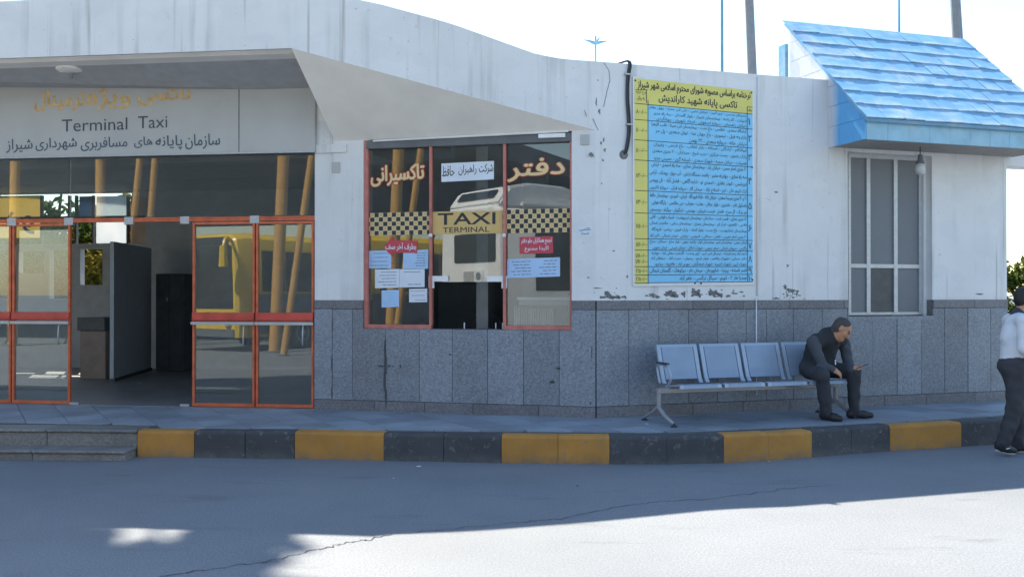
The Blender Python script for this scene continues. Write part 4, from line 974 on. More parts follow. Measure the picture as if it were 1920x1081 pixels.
for i in range(4):
    a, b = SU[i]+.018, SU[i+1]-.018
    seat = build('seat', shell(a+.045, b-.045, 0, 5, -.012), M['bench_seat'], bench, smooth='auto')
    back = build('backrest', shell(a+.055, b-.055, 6, 10, -.010), M['bench_seat'], bench, smooth='auto')
    for u0, u1 in ((a, a+.046), (b-.046, b)):
        build('rim', shell(u0, u1, 0, 5, -.022), M['bench_rim'], seat, smooth='auto')
        build('rim', shell(u0, u1+.0, 5, 12, -.024), M['bench_rim'], back, smooth='auto')
    build('top_rim', shell(a+.0465, b-.0465, 9, 12, -.024), M['bench_rim'], back, smooth='auto')
mb = MB(); mb.box(FR, SU[0]-.12, SU[4]+.06, .60, .66, GZ+.325, GZ+.385); build('beam', mb, M['bench_frame'], bench, bevel=.006)
for u in (SU[0]-.10, SU[4]+.02):
    mb = MB(); mb.tube([FR.p(u, .63, GZ+.37), FR.p(u, .63, GZ+.16)], .026, 8)
    mb.tube([FR.p(u, .63, GZ+.18), FR.p(u, .78, GZ+.10), FR.p(u+.03, .93, GZ+.035)], [.026, .022, .018], 8); mb.tube([FR.p(u, .63, GZ+.18), FR.p(u, .47, GZ+.10), FR.p(u-.03, .34, GZ+.035)], [.026, .022, .018], 8)
    leg = build('leg', mb, M['bench_frame'], bench, smooth='auto')
    for uu, v in ((u+.03, .93), (u-.03, .34)):
        mb = MB(); mb.lathe(FR.p(uu, v, GZ), [(.035, 0), (.035, .012), (.014, .022), (.012, .04)], 10); build('foot', mb, M['cable'], leg)
u = SU[0]-.02; mb = MB(); mb.tube(smooth([FR.p(u, .50, GZ+.42), FR.p(u, .44, GZ+.56), FR.p(u-.01, .47, GZ+.625), FR.p(u-.01, .62, GZ+.63), FR.p(u-.01, .72, GZ+.60), FR.p(u, .76, GZ+.50), FR.p(u, .70, GZ+.42)]), .013, 8); arm = build('armrest', mb, M['bench_rim'], bench, smooth=True)
mb = MB(); mb.box(FR, u-.035, u+.02, .47, .70, GZ+.640, GZ+.658); build('arm_pad', mb, M['cable'], arm, bevel=.006)
# ------------------------------------------------------------------ people: one continuous surface each, from a smooth union of tapered limbs
def sd_prim(p, P):
    if p[0] == 'cap':
        a, b, ra, rb = np.array(p[1]), np.array(p[2]), p[3], p[4]; ab = b-a
        t = np.clip(((P-a)@ab)/max(ab@ab, 1e-9), 0, 1); return np.linalg.norm(P-a-t[..., None]*ab, axis=-1)-(ra+(rb-ra)*t)
    c, r, Rm = np.array(p[1]), np.array(p[2]), p[3]; q = (P-c)@Rm if Rm is not None else P-c
    k0 = np.linalg.norm(q/r, axis=-1); k1 = np.linalg.norm(q/(r*r), axis=-1); return k0*(k0-1)/np.maximum(k1, 1e-9)
def prim_box(p):
    if p[0] == 'cap':
        a, b = np.array(p[1]), np.array(p[2]); r = max(p[3], p[4]); return np.minimum(a, b)-r, np.maximum(a, b)+r
    c = np.array(p[1]); r = max(p[2]); return c-r, c+r
FOLDS = [(rng.normal(size=3)*np.array([26, 26, 17]), rng.random()*6) for _ in range(7)]
def sdf_mesh(prims, h, fold=.0034):
    lo = np.min([prim_box(p)[0] for p in prims], 0)-.05; hi = np.max([prim_box(p)[1] for p in prims], 0)+.05
    n = np.ceil((hi-lo)/h).astype(int)+1; f = np.full(n, .2, np.float32); ax = [lo[i]+h*np.arange(n[i]) for i in range(3)]
    for p in prims:
        a, b = prim_box(p); i0 = np.maximum(((a-.06-lo)/h).astype(int), 0); i1 = np.minimum(((b+.06-lo)/h).astype(int)+2, n)
        sl = tuple(slice(i0[k], i1[k]) for k in range(3))
        P = np.stack(np.meshgrid(*[ax[k][sl[k]] for k in range(3)], indexing='ij'), -1); d = sd_prim(p, P).astype(np.float32)
        if p[5]: 
            w = p[5]*fold; d = d+w*sum(np.sin(P@kv+2.2*np.sin(P@(kv[[1, 2, 0]]*.31)+q)+q) for kv, q in FOLDS)*.5
        k = p[6]; g = f[sl]; hh = np.maximum(k-np.abs(g-d), 0)/k; f[sl] = np.minimum(g, d)-hh*hh*k*.25
    s = f < 0; cells = np.zeros(np.array(n)-1, np.int8); co = [(i, j, k) for i in (0, 1) for j in (0, 1) for k in (0, 1)]
    for c in co: cells += s[c[0]:n[0]-1+c[0], c[1]:n[1]-1+c[1], c[2]:n[2]-1+c[2]]
    I = np.argwhere((cells > 0) & (cells < 8)); idx = -np.ones(np.array(n)-1, int); idx[tuple(I.T)] = np.arange(len(I))
    vals = np.stack([f[tuple((I+np.array(c)).T)] for c in co], 1); acc = np.zeros((len(I), 3)); cnt = np.zeros(len(I))
    for a in range(8):
        for b in range(a+1, 8):
            ca, cb = np.array(co[a]), np.array(co[b])
            if np.abs(ca-cb).sum() != 1: continue
            m = (vals[:, a] < 0) != (vals[:, b] < 0); t = vals[m, a]/(vals[m, a]-vals[m, b]); acc[m] += ca+t[:, None]*(cb-ca); cnt[m] += 1
    V = lo+h*(I+acc/cnt[:, None]); F = []
    for d in range(3):
        o1, o2 = [(1, 2), (2, 0), (0, 1)][d]; a = [slice(None)]*3; b = [slice(None)]*3; a[d] = slice(0, -1); b[d] = slice(1, None)
        E = np.argwhere(s[tuple(a)] != s[tuple(b)]); e1 = np.zeros(3, int); e1[o1] = 1; e2 = np.zeros(3, int); e2[o2] = 1
        E = E[(E[:, o1] > 0) & (E[:, o2] > 0) & (E[:, o1] < n[o1]-1) & (E[:, o2] < n[o2]-1)]
        q = np.stack([idx[tuple((E-x).T)] for x in (e1+e2, e2, 0*e1, e1)], 1); fl = s[tuple(E.T)]; q[~fl] = q[~fl][:, ::-1]; F.append(q)
    F = np.concatenate(F); F = F[(F >= 0).all(1)]
    D = np.stack([sd_prim(p, V) for p in prims], 1); lab = np.array([p[7] for p in prims])[D.argmin(1)]
    return V, F, lab[F[:, 0]]
def person(name_parts, prims, mats, base, label, h=.0075):
    t = thing('person', base, label, 'person'); V, F, L = sdf_mesh(prims, h); me = bpy.data.meshes.new('body')
    me.from_pydata((V-np.array(base)).tolist(), [], F.tolist()); keys = list(mats)
    for k in keys: me.materials.append(mats[k])
    me.polygons.foreach_set('material_index', [keys.index(x) for x in L]); me.polygons.foreach_set('use_smooth', [True]*len(F))
    o = bpy.data.objects.new('body', me); COL.objects.link(o); o.parent = t
    sm = o.modifiers.new('smooth', 'SMOOTH'); sm.factor = .5; sm.iterations = 2
    return t
def cap(a, b, ra, rb, lab, k=.03, fold=0): return ('cap', tuple(a), tuple(b), ra, rb, fold, k, lab)
def ell(c, r, lab, k=.03, Rm=None, fold=0): return ('ell', tuple(c), tuple(r), Rm, 0, fold, k, lab)
def basis(fwd, up=(0, 0, 1)):
    f_ = Vector(fwd).normalized(); l_ = Vector(up).cross(f_).normalized(); u_ = f_.cross(l_); return f_, l_, u_
def head(c, fwd, sc=1.0, up=(0, 0, 1)):
    f_, l_, u_ = basis(fwd, up); c = Vector(c); Rm = np.array([f_[:], l_[:], u_[:]]).T; g = lambda a, b, d: c+(f_*a+l_*b+u_*d)*sc
    P = [ell(g(0, 0, .025), (.098*sc, .078*sc, .098*sc), 'skin', .02, Rm), ell(g(.022, 0, -.055), (.070*sc, .058*sc, .072*sc), 'skin', .03, Rm), ell(g(.062, 0, -.098), (.026*sc, .030*sc, .022*sc), 'skin', .03, Rm),
         cap(g(.088, 0, .012), g(.108, 0, -.036), .010*sc, .016*sc, 'skin', .012), ell(g(.082, 0, .022), (.020*sc, .055*sc, .012*sc), 'skin', .015, Rm),
         cap(g(.082, .022, -.066), g(.082, -.022, -.066), .009*sc, .009*sc, 'lip', .008)]
    for sx in (-1, 1):
        P += [ell(g(-.008, sx*.080, -.008), (.020*sc, .010*sc, .034*sc), 'skin', .01, Rm), ell(g(.080, sx*.034, .002), (.012*sc, .015*sc, .010*sc), 'eye', .006, Rm), ell(g(.052, sx*.042, -.032), (.030*sc, .024*sc, .026*sc), 'skin', .03, Rm),
              cap(g(.092, sx*.014, .024), g(.080, sx*.056, .022), .006*sc, .004*sc, 'hair', .008)]
    P += [ell(g(-.016, 0, .048), (.096*sc, .083*sc, .086*sc), 'hair', .012, Rm), ell(g(-.040, 0, .0), (.066*sc, .078*sc, .080*sc), 'hair', .02, Rm)]
    return P
def hand(w, d, pn, lab='skin', curl=.5, thumb=1, sc=1.0):   # w wrist, d fingers' direction, pn palm normal (fingers curl towards it)
    w, d, pn = Vector(w), Vector(d).normalized(), Vector(pn); pn = (pn-d*pn.dot(d)).normalized(); s_ = d.cross(pn)
    P = [cap(w, w+d*.04*sc, .026, .030, lab, .02)]
    for i, (off_, L) in enumerate(((-.030, .068), (-.010, .076), (.010, .072), (.029, .056))):
        a = w+d*.075*sc+s_*off_; P.append(cap(w+d*.03*sc+s_*off_*.7, a, .015, .012, lab, .012))
        d1 = (d+pn*curl*.6).normalized(); b = a+d1*L*.5; d2 = (d+pn*curl*1.9).normalized(); e = b+d2*L*.5
        P += [cap(a, b, .0105, .0095, lab, .006), cap(b, e, .0095, .008, lab, .006)]
    a = w+d*.022*sc-s_*thumb*-.024; t1 = a+(d*.6+s_*thumb*.7+pn*.4).normalized()*.042; P += [cap(a, t1, .014, .011, lab, .012), cap(t1, t1+(d*.9+s_*thumb*.1+pn*.5).normalized()*.032, .0105, .009, lab, .006)]
    return P
skin = mat('skin', (.46, .225, .13), .55, .08); lipm = mat('lips', (.22, .10, .075), .5, .05); eyem = mat('eye', (.05, .04, .035), .3, .1)
def X3(px, py, v): return FR.w(px, py, v)
U3 = Vector((FR.d.x, FR.d.y, 0)); V3 = Vector((FR.n.x, FR.n.y, 0)); Z3 = Vector((0, 0, 1))
H = X3(1528, 695, .52); H.z = GZ+.535
hr, hl = H-U3*.095+V3*.03, H+U3*.10
kr, kl2 = X3(1541, 707, .97), X3(1600, 704, .93); kr.z = GZ+.50; kl2.z = GZ+.52
ar_, al_ = X3(1549, 771, .94), X3(1601, 767, .90); ar_.z = GZ+.095; al_.z = GZ+.095
ch_ = X3(1539, 657, .60); up_ = X3(1552, 634, .70); nk = X3(1560, 623, .745); hd = X3(1577, 617, .82)
sr, sl_ = X3(1524, 640, .78), X3(1582, 641, .62)
er, el_ = X3(1541, 684, .86), X3(1590, 680, .76); wr, wl = X3(1561, 692, .97), X3(1596, 693, .95)
bel = H.lerp(ch_, .4)+V3*.05
fwd = U3*.78+V3*.48-Z3*.68
pr = [ell(H-Z3*.0, (.185, .15, .125), 'trouser', .04, np.array([U3[:], V3[:], Z3[:]]).T, 1), cap(H+Z3*.05, ch_, .150, .165, 'vest', .05, 1), ell(bel, (.17, .15, .14), 'vest', .05, np.array([U3[:], V3[:], Z3[:]]).T, 1), cap(ch_, up_, .160, .125, 'vest', .05, 1), cap(sr.lerp(up_, .25), sl_.lerp(up_, .25), .085, .08, 'vest', .05, .6),
      cap(up_.lerp(nk, .4), nk.lerp(hd, .62), .062, .052, 'skin', .03), cap(nk-V3*.02, nk+Z3*.012, .068, .060, 'vest', .02),
      cap(hr, kr, .098, .076, 'trouser', .05, 1.2), cap(kr, ar_, .074, .060, 'trouser', .03, 1.4), cap(hl, kl2, .098, .076, 'trouser', .05, 1.2), cap(kl2, al_, .074, .060, 'trouser', .03, 1.4),
      cap(sr, er, .068, .054, 'sleeve', .035, 1.1), cap(er, wr, .052, .036, 'sleeve', .02, 1), cap(sl_, el_, .068, .054, 'sleeve', .035, 1.1), cap(el_, wl, .052, .036, 'sleeve', .02, 1)]
for an, td in ((ar_, V3*.9+U3*.25), (al_, U3*.92+V3*.40)):
    td = td.normalized(); hb = Vector((an.x, an.y, GZ+.045))
    pr += [cap(an, hb-td*.03+Z3*.01, .050, .046, 'shoe', .02), cap(hb-td*.045, hb+td*.11, .044, .042, 'shoe', .02), cap(hb+td*.10, hb+td*.185-Z3*.008, .044, .032, 'shoe', .02)]
pr += head(hd, fwd, 1.02, Z3+U3*.3) + hand(wr, U3*.7+V3*.3-Z3*.45, -Z3*.4-V3*.3, 'skin', .6, 1) + hand(wl, U3*.75+V3*.25+Z3*.15, Z3-V3*.3, 'skin', .55, -1)
man = person('', pr, dict(trouser=mat('black_trousers', (.036, .040, .048), .85, .2), vest=mat('black_vest', (.020, .022, .027), .8, .2), sleeve=mat('dark_grey_sleeves', (.060, .069, .084), .85, .15), skin=skin, lip=lipm, eye=eyem, hair=mat('cropped_grey_hair', (.060, .056, .054), .8, .3, 60), shoe=mat('black_shoe_leather', (.022, .022, .025), .5, .2)), FR.p(2.45, .8, GZ),
             'seated man in black vest with grey sleeves bending over a phone on the bench')
mb = MB(); zp = [nk.lerp(ch_, t_)+V3*(.13+.05*t_)+U3*.03 for t_ in (.35, .6, .9)]; mb.tube([X3(1566, 674, 1.0), X3(1566.5, 683, 1.0)], .006, 6); build('zip_pull', mb, M['white_metal'], man)
ph = wl+U3*.10+V3*.03+Z3*.035; t = thing('mobile_phone', ph, 'dark mobile phone held by the seated man', 'phone')
pd = (U3*.93+V3*.1+Z3*.30).normalized(); pn_ = (Z3-pd*pd.z-V3*.25).normalized(); ps = pd.cross(pn_)
for nm, hw_, hl_, d0, d1, m in (('case', .037, .078, -.005, .004, 'cable'), ('screen', .034, .074, .0041, .0052, 'bus_glass')):
    mb = MB(); q = [(-hl_, -hw_), (hl_, -hw_), (hl_, hw_), (-hl_, hw_)]; mb.solid([ph+pd*a+ps*b+pn_*d0 for a, b in q], [ph+pd*a+ps*b+pn_*d1 for a, b in q]); build(nm, mb, M[m], t, bevel=.002 if nm == 'case' else 0)

# man walking at the right edge, cut by the frame
q = lambda x, y, z: Vector((x, y, z)); XF = Vector((1, .12, 0)).normalized(); YB = Vector((-XF.y, XF.x, 0))
pr = [ell(q(5.275, 9.72, .93), (.15, .175, .13), 'trouser', .05, None, 1), cap(q(5.28, 9.72, 1.00), q(5.295, 9.72, 1.24), .128, .135, 'shirt', .05, 1), ell(q(5.300, 9.72, 1.08), (.135, .15, .12), 'shirt', .05, None, 1), cap(q(5.295, 9.72, 1.24), q(5.31, 9.72, 1.36), .135, .11, 'shirt', .05, 1),
      cap(q(5.295, 9.58, 1.405), q(5.315, 9.86, 1.405), .078, .078, 'shirt', .05, .6), cap(q(5.32, 9.72, 1.43), q(5.375, 9.72, 1.56), .060, .052, 'skin', .02), cap(q(5.318, 9.72, 1.455), q(5.330, 9.72, 1.485), .070, .062, 'collar', .01),
      cap(q(5.275, 9.63, .90), q(5.235, 9.62, .50), .105, .082, 'trouser', .05, 1.4), cap(q(5.235, 9.62, .50), q(5.125, 9.63, .15), .080, .066, 'trouser', .03, 1.7),
      cap(q(5.30, 9.81, .90), q(5.385, 9.80, .49), .105, .082, 'trouser', .05, 1.4), cap(q(5.385, 9.80, .49), q(5.36, 9.82, .12), .080, .066, 'trouser', .03, 1.7),
      cap(q(5.28, 9.545, 1.39), q(5.255, 9.50, 1.12), .066, .052, 'shirt', .03, 1.2), cap(q(5.255, 9.50, 1.12), q(5.40, 9.50, 1.00), .050, .036, 'shirt', .02, 1),
      cap(q(5.32, 9.895, 1.39), q(5.32, 9.94, 1.12), .066, .052, 'shirt', .03, 1.2), cap(q(5.32, 9.94, 1.12), q(5.48, 9.92, 1.05), .050, .036, 'shirt', .02, 1)]
def shoe(hx, y, hz, tx, tz):
    h_, t_ = q(hx, y, hz+.05), q(tx, y, tz+.04); d_ = (t_-h_).normalized(); sole = Z3*-.040
    return [cap(h_+d_*.03+Z3*.03, h_+d_*.05, .046, .048, 'shoe', .02), cap(h_+d_*.02, t_-d_*.08, .043, .043, 'shoe', .02), cap(t_-d_*.09, t_-d_*.02, .043, .032, 'shoe', .02),
            cap(h_+sole, h_+d_*.12+sole*.95, .020, .020, 'sole', .008), cap(h_+d_*.12+sole*.95, t_-d_*.02+sole*.75, .021, .016, 'sole', .008)]
pr += shoe(5.05, 9.63, .055, 5.245, .012)+shoe(5.31, 9.83, .012, 5.58, .012)
pr += head(q(5.395, 9.72, 1.625), (1, -.05, -.12))+hand(q(5.40, 9.50, 1.00), (1, 0, -.35), (0, .5, -.8), 'skin', .6, 1)+hand(q(5.48, 9.92, 1.05), (1, 0, -.1), (0, -.6, -.7), 'skin', .6, -1)
wk = person('', pr, dict(trouser=mat('charcoal_trousers', (.042, .044, .052), .85, .2), shirt=mat('white_shirt', (.66, .68, .72), .8, .05), collar=mat('navy_collar_trim', (.03, .035, .06), .7), skin=skin, lip=lipm, eye=eyem, hair=mat('black_hair', (.012, .011, .011), .6, .3, 60), shoe=mat('black_trainer', (.018, .018, .02), .55, .2), sole=mat('white_sole', (.62, .62, .60), .6, .1)), (5.28, 9.72, 0),
            'man in white shirt and dark trousers stepping off along the kerb at right edge')
mb = MB(); sw = [(0, .0), (.02, -.012), (.05, -.006), (.095, .022), (.05, .004), (.022, 0), (.008, .012)]
c0 = q(5.095, 9.583, .095); dx = Vector((.195, 0, -.043)).normalized(); mb.face([c0+dx*a*.9+Z3*b for a, b in sw]); mb.face([p+Vector((0, -.001, 0)) for p in [c0+dx*a*.9+Z3*b for a, b in sw]][::-1]); build('swoosh', mb, M['white_metal'], wk, recalc=False)

# ------------------------------------------------------------------ trees
def leaves(mb, c, r, n, size, flat=.8):
    c = np.array(c)
    for _ in range(n):
        d = rng.normal(size=3); d /= np.linalg.norm(d); p = c+d*r*(rng.random()**.45)*np.array([1, 1, flat])
        a = rng.normal(size=3); a /= np.linalg.norm(a); b = np.cross(a, rng.normal(size=3)); b /= np.linalg.norm(b); s_ = size*(.6+.8*rng.random())
        mb.v += [Vector(p-a*s_), Vector(p+b*s_*.45), Vector(p+a*s_), Vector(p-b*s_*.45)]; k = len(mb.v)-4; mb.f.append([k, k+1, k+2, k+3]); mb.mi.append(0)
def tree(base, h, blobs, n, size, label, m='leaf', name='tree', r0=.16):
    t = thing(name, base, label, name if name == 'bush' else 'tree'); b = Vector(base); mb = MB(); top = b+Vector((.1, .1, h))
    mb.tube([b-Vector((0, 0, .05)), b+Vector((.05, .02, h*.35)), b+Vector((-.03, .06, h*.7)), top], [r0, r0*.8, r0*.55, r0*.2], 9); tr = build('trunk', mb, M['bark'], t, smooth=True)
    for (c, r) in blobs[:7]:
        mb = MB(); c = Vector(c); s_ = b+Vector((0, .03, min(h*.75, max(h*.25, (c.z-b.z)*.55)))); mid = s_.lerp(c, .5)+Vector((0, 0, .12*r)); mb.tube([s_, mid, c], [r0*.4, r0*.25, r0*.08], 6); build('limb', mb, M['bark'], tr, smooth=True)
    mb = MB(); vol = sum(r**2 for _, r in blobs)
    for c, r in blobs:
        for _ in range(9):
            d = rng.normal(size=3); d /= np.linalg.norm(d); leaves(mb, np.array(c)+d*r*.62*rng.random()**.4, r*.42, int(n*r*r/vol/9), size)
    build('crown', mb, M[m], t, recalc=False); return t
def blobs(c, R_, n, r, sq=.7):
    out = []
    for _ in range(n):
        d = rng.normal(size=3); d /= np.linalg.norm(d); out.append((tuple(np.array(c)+d*R_*rng.random()**.5*np.array([1, 1, sq])), r*(.7+.6*rng.random())))
    return out
tree((9.6, 17.2, 0), 2.3, [((8.95, 17, 1.5), .55), ((9.6, 17, 2.15), .55), ((10.2, 17.2, 2.0), .7), ((9.2, 17.3, 2.0), .5), ((9.7, 16.8, 1.2), .6), ((9.0, 16.9, .8), .5), ((10.6, 17, 1.1), .7)], 5200, .060, 'leafy green tree beyond the right end of the building', r0=.07)
# tall tree behind the terminal: it shades the lower left of the yard
GB = [(-1.80, 6.05, .62, 15.2), (-2.45, 5.62, .70, 16.0), (-1.95, 5.2, .85, 16.8), (-3.3, 5.40, 1.0, 15.4), (-3.95, 6.35, .80, 16.2), (-3.5, 6.75, .5, 15.0), (-5.0, 6.2, 1.5, 15.8), (-3.3, 4.6, 1.2, 17.2), (-2.5, 7.3, .6, 14.6), (-1.6, 4.6, .9, 17.6), (-4.2, 7.2, 1.0, 14.8), (-4.3, 5.4, 1.1, 16.6), (-6.6, 5.6, 1.6, 16.6), (-3.45, 6.28, .60, 15.6), (-2.95, 6.45, .30, 16.8), (-2.78, 6.0, .36, 16.3), (-2.1, 6.5, .30, 15.0)]
tree((-7.8, 19.4, 0), 15.5, [((x-.29*z, y+.73*z, z), r) for x, y, r, z in GB], 26000, .13, 'tall tree behind the terminal, its trunk seen through the back windows', r0=.25)
for c, h, m, lb in (((-10.6, 21.5, 0), 4.4, 'leaf', 'green tree seen through the hall left of the yellowing one'), ((-8.1, 20.6, 0), 4.0, 'leaf_yellow', 'yellowing tree seen through the hall back windows'), ((-13.2, 21.8, 0), 4.6, 'leaf', 'leftmost green tree seen through the hall back windows')):
    tree(c, h, blobs((c[0], c[1], 2.5), 1.5, 14, .9), 9000, .11, lb, m, r0=.09)

# ------------------------------------------------------------------ across the yard, behind the camera: what the panes mirror
def bus(pos, fwd, paint, Lb, Hb, label, name, coach=False):
    f_ = Vector(fwd).normalized(); F = Frame((pos[0], pos[1]), math.atan2(f_.y, f_.x)); w = 1.25       # u forward, v to the right
    t = thing(name, (pos[0], pos[1], 0), label, 'bus' if not coach else 'coach'); mb = MB()
    sec = [(-w, .42), (-w-.01, 1.4), (-w+.03, Hb-.55), (-w+.13, Hb-.16), (-w+.34, Hb), (w-.34, Hb), (w-.13, Hb-.16), (w-.03, Hb-.55), (w+.01, 1.4), (w, .42)]
    n_ = len(sec); us = [(0, .93, .06), (.12, .985, .0), (Lb*.5, 1, 0), (Lb-.35, 1, 0), (Lb-.08, .97, .05), (Lb, .90, .12)]
    for u, sc, dz in us: mb.v += [F.p(u, v*sc, .42+(z-.42)*(1-dz*.35)) for v, z in sec]
    for i in range(len(us)-1):
        for k in range(n_): mb.f.append([i*n_+k, i*n_+(k+1) % n_, (i+1)*n_+(k+1) % n_, (i+1)*n_+k]); mb.mi.append(0)
    mb.f += [list(range(n_)), list(range((len(us)-1)*n_, len(us)*n_))]; mb.mi += [0, 0]
    body = build('body', mb, paint, t, smooth='auto')
    for s_ in (-1, 1):
        x = .9
        while x < Lb-1.6:
            mb = MB(); a, b = x, min(x+1.42, Lb-.9); mb.solid([F.p(a, s_*(w-.005), 1.75), F.p(b, s_*(w-.005), 1.75), F.p(b, s_*(w-.06), Hb-.5), F.p(a, s_*(w-.06), Hb-.5)], [F.p(a, s_*(w+.022), 1.75), F.p(b, s_*(w+.022), 1.75), F.p(b, s_*(w-.004), Hb-.5), F.p(a, s_*(w-.004), Hb-.5)]); build('window', mb, M['bus_glass'], body); x += 1.47
        if not coach:
            mb = MB(); mb.box(F, .3, Lb-.5, *sorted((s_*(w+.002), s_*(w+.016))), .5, 1.68); build('side_panel', mb, M['canopy'], body)  # charcoal panels put the shade on the bus's side into its colour
        for u in (2.4, Lb-2.5):
            mb = MB(); mb.lathe(F.p(u, s_*(w-.28), .5), [(.3, 0), (.48, .01), (.5, .06), (.5, .24), (.47, .30), (.3, .30)], 20, (F.n.x*s_, F.n.y*s_, 0)); wh = build('wheel', mb, M['tyre'], t, smooth='auto')
            mb = MB(); mb.lathe(F.p(u, s_*(w-.28), .5), [(.29, .29), (.27, .31), (.12, .28), (.10, .33), (0, .33)], 16, (F.n.x*s_, F.n.y*s_, 0)); build('rim', mb, M['alu'], wh, smooth='auto')
    if not coach:
        mb = MB(); mb.solid([F.p(Lb-.05, -1.05, 1.25), F.p(Lb-.05, 1.05, 1.25), F.p(Lb-.10, 1.0, Hb-.35), F.p(Lb-.10, -1.0, Hb-.35)], [F.p(Lb+.03, -1.05, 1.25), F.p(Lb+.03, 1.05, 1.25), F.p(Lb+.012, 1.0, Hb-.35), F.p(Lb+.012, -1.0, Hb-.35)]); build('windscreen', mb, M['bus_glass'], body, bevel=.02)
        mb = MB(); mb.box(F, Lb-.05, Lb+.035, -.85, .85, Hb-.36, Hb-.12); build('destination_panel', mb, M['bus_glass'], body)
        for s_ in (-1, 1):
            mb = MB(); mb.tube(smooth([F.p(Lb-.1, s_*.9, Hb-.25), F.p(Lb+.35, s_*1.15, Hb-.2), F.p(Lb+.5, s_*1.22, Hb-.45)]), .05, 6); mb.tube([F.p(Lb+.5, s_*1.22, Hb-.4), F.p(Lb+.48, s_*1.2, Hb-1.0)], [.10, .13], 8); build('mirror', mb, paint, t, smooth='auto')
            mb = MB(); mb.lathe(F.p(Lb-.06, s_*.85, .85), [(.15, 0), (.15, .10), (.11, .13), (0, .13)], 14, (F.d.x, F.d.y, 0)); build('headlight', mb, M['alu'], t, smooth='auto')
        mb = MB(); mb.box(F, Lb-.03, Lb+.03, -1.12, 1.12, .42, .66); build('bumper', mb, M['canopy'], t, bevel=.02)
        mb = MB(); letter(mb, 'Classic', lambda a, b, e=0: F.p(Lb+.031+e, .35-.7*a if False else -.1+.6*a*1.0, 1.02+.14*b), .01, 3, 0, False); build('lettering', mb, M['ink'], t, recalc=False)
    else:
        mb = MB(); mb.box(F, -.03, .10, -.98, .62, 2.38, 3.02); build('rear_window', mb, M['bus_glass'], body, bevel=.02)
        mb = MB(); mb.box(F, -.05, .02, -.55, .25, 1.90, 2.24); fl = build('plate_recess', mb, paint, body, bevel=.03)
        mb = MB(); mb.box(F, -.058, -.051, -.22, .18, 1.95, 2.18); build('number_plate', mb, M['sign_grey'], fl)
        mb = MB(); mb.lathe(F.p(-.05, -.40, 2.07), [(.09, 0), (.09, .008), (.06, .012), (.06, .004), (0, .004)], 16, (-F.d.x, -F.d.y, 0)); build('emblem', mb, M['canopy'], fl)
        mb = MB(); sec2 = [(.15, Hb-.06), (.05, Hb+.02), (.35, Hb+.40), (.9, Hb+.52), (1.9, Hb+.50), (3.4, Hb+.10), (3.6, Hb-.06)]
        mb.solid([F.p(u, -1.0, z) for u, z in sec2], [F.p(u, 1.0, z) for u, z in sec2]); po = build('roof_pod', mb, paint, t, bevel=.05)
        mb = MB(); mb.solid([F.p(.15, v, Hb+.16) for v in (-.7, .7)]+[F.p(.285, v, Hb+.325) for v in (.7, -.7)], [F.p(.12, v, Hb+.19) for v in (-.7, .7)]+[F.p(.255, v, Hb+.355) for v in (.7, -.7)]); build('vent', mb, M['bus_glass'], po)
        mb = MB(); mb.box(F, -.02, .08, -.9, .7, Hb-.36, Hb-.18); build('upper_window', mb, M['bus_glass'], body, bevel=.02)
        for s_ in (-1, 1):
            mb = MB(); mb.box(F, .6, Lb-1, s_*1.10-.06, s_*1.10+.06, Hb-.03, Hb+.06); build('gutter', mb, paint, t, bevel=.02)
            mb = MB(); mb.box(F, -.03, .05, s_*1.08-.08, s_*1.08+.08, .9, 1.6); build('tail_light', mb, M['red_sticker'], t, bevel=.02)
        mb = MB(); mb.box(F, -.07, .2, -1.2, 1.2, .42, .75); build('bumper', mb, paint, t, bevel=.03)
def vp(px, Z): return Vector(((px-960)/FPX*Z, Z))
fy = FA.refdir((-.55, -.84)); py_ = FA.reflect(vp(388, 27.0)); Lb = 11.5
bus(py_-fy*Lb, fy, M['bus_yellow'], Lb, 3.45, 'yellow city bus under the dark canopy, mirrored in the right door panes', 'city_bus')
fw2 = FB.refdir((.80, .60)); pc_ = FB.reflect(vp(878, 20.5))
bus(pc_, fw2, M['bus_white'], 12, 3.62, 'white coach seen from behind, mirrored in the office window', 'coach', True)
def post(F, a, za, b, zb, r, label, br=None):
    A_, B_ = F.reflect(a), F.reflect(b); t = thing('canopy_post', (A_.x, A_.y, 0), label, 'post', 'orange posts of the bus canopy'); mb = MB()
    mb.tube([(A_.x, A_.y, za), (B_.x, B_.y, zb)], r, 12); build('shaft', mb, M['post_orange'], t, smooth='auto')
    mb = MB(); mb.lathe((A_.x, A_.y, za), [(r*1.8, 0), (r*1.8, .04), (r*1.2, .06)], 12); build('base_plate', mb, M['canopy'], t); return A_, B_
for F, a, b, Z, zt, r, lb in ((FA, 513, 532, 26.5, 6.4, .165, 'thick upright orange canopy post mirrored in the right door'), (FA, 530, 592, 25, 6.4, .095, 'slanting orange canopy post mirrored beside the pier'), (FA, 184, 186, 30, 6.4, .16, 'upright orange canopy post mirrored above the open door'),
                              (FA, 20, 26, 30, 6.4, .16, 'orange canopy post mirrored at far left of the transom'), (FA, 225, 262, 29, 6.4, .10, 'thinner slanting orange post left of two mirrored above the opening'), (FA, 262, 290, 29, 6.4, .10, 'thinner slanting orange post right of two mirrored above the opening')):
    post(F, vp(a, Z), 0, vp(b, Z), zt, r, lb)
cn = thing('bus_canopy', (-20, -12, 0), 'wide dark steel bus canopy across the yard mirrored in the door glass', 'canopy'); mb = MB()
q4 = [(-46, -34), (-9.5, -34), (-9.5, -4.2), (-46, -2.2)]; mb.solid([(*p, 6.3) for p in q4], [(*p, 7.0) for p in q4]); build('deck', mb, M['canopy'], cn)
for i in range(8):
    mb = MB(); y = -4.6-i*3.6; mb.box(Frame((0, 0), 0), -45, -9.7, -y-.12, -y+.12, 5.9, 6.298); build('purlin', mb, M['canopy'], cn)
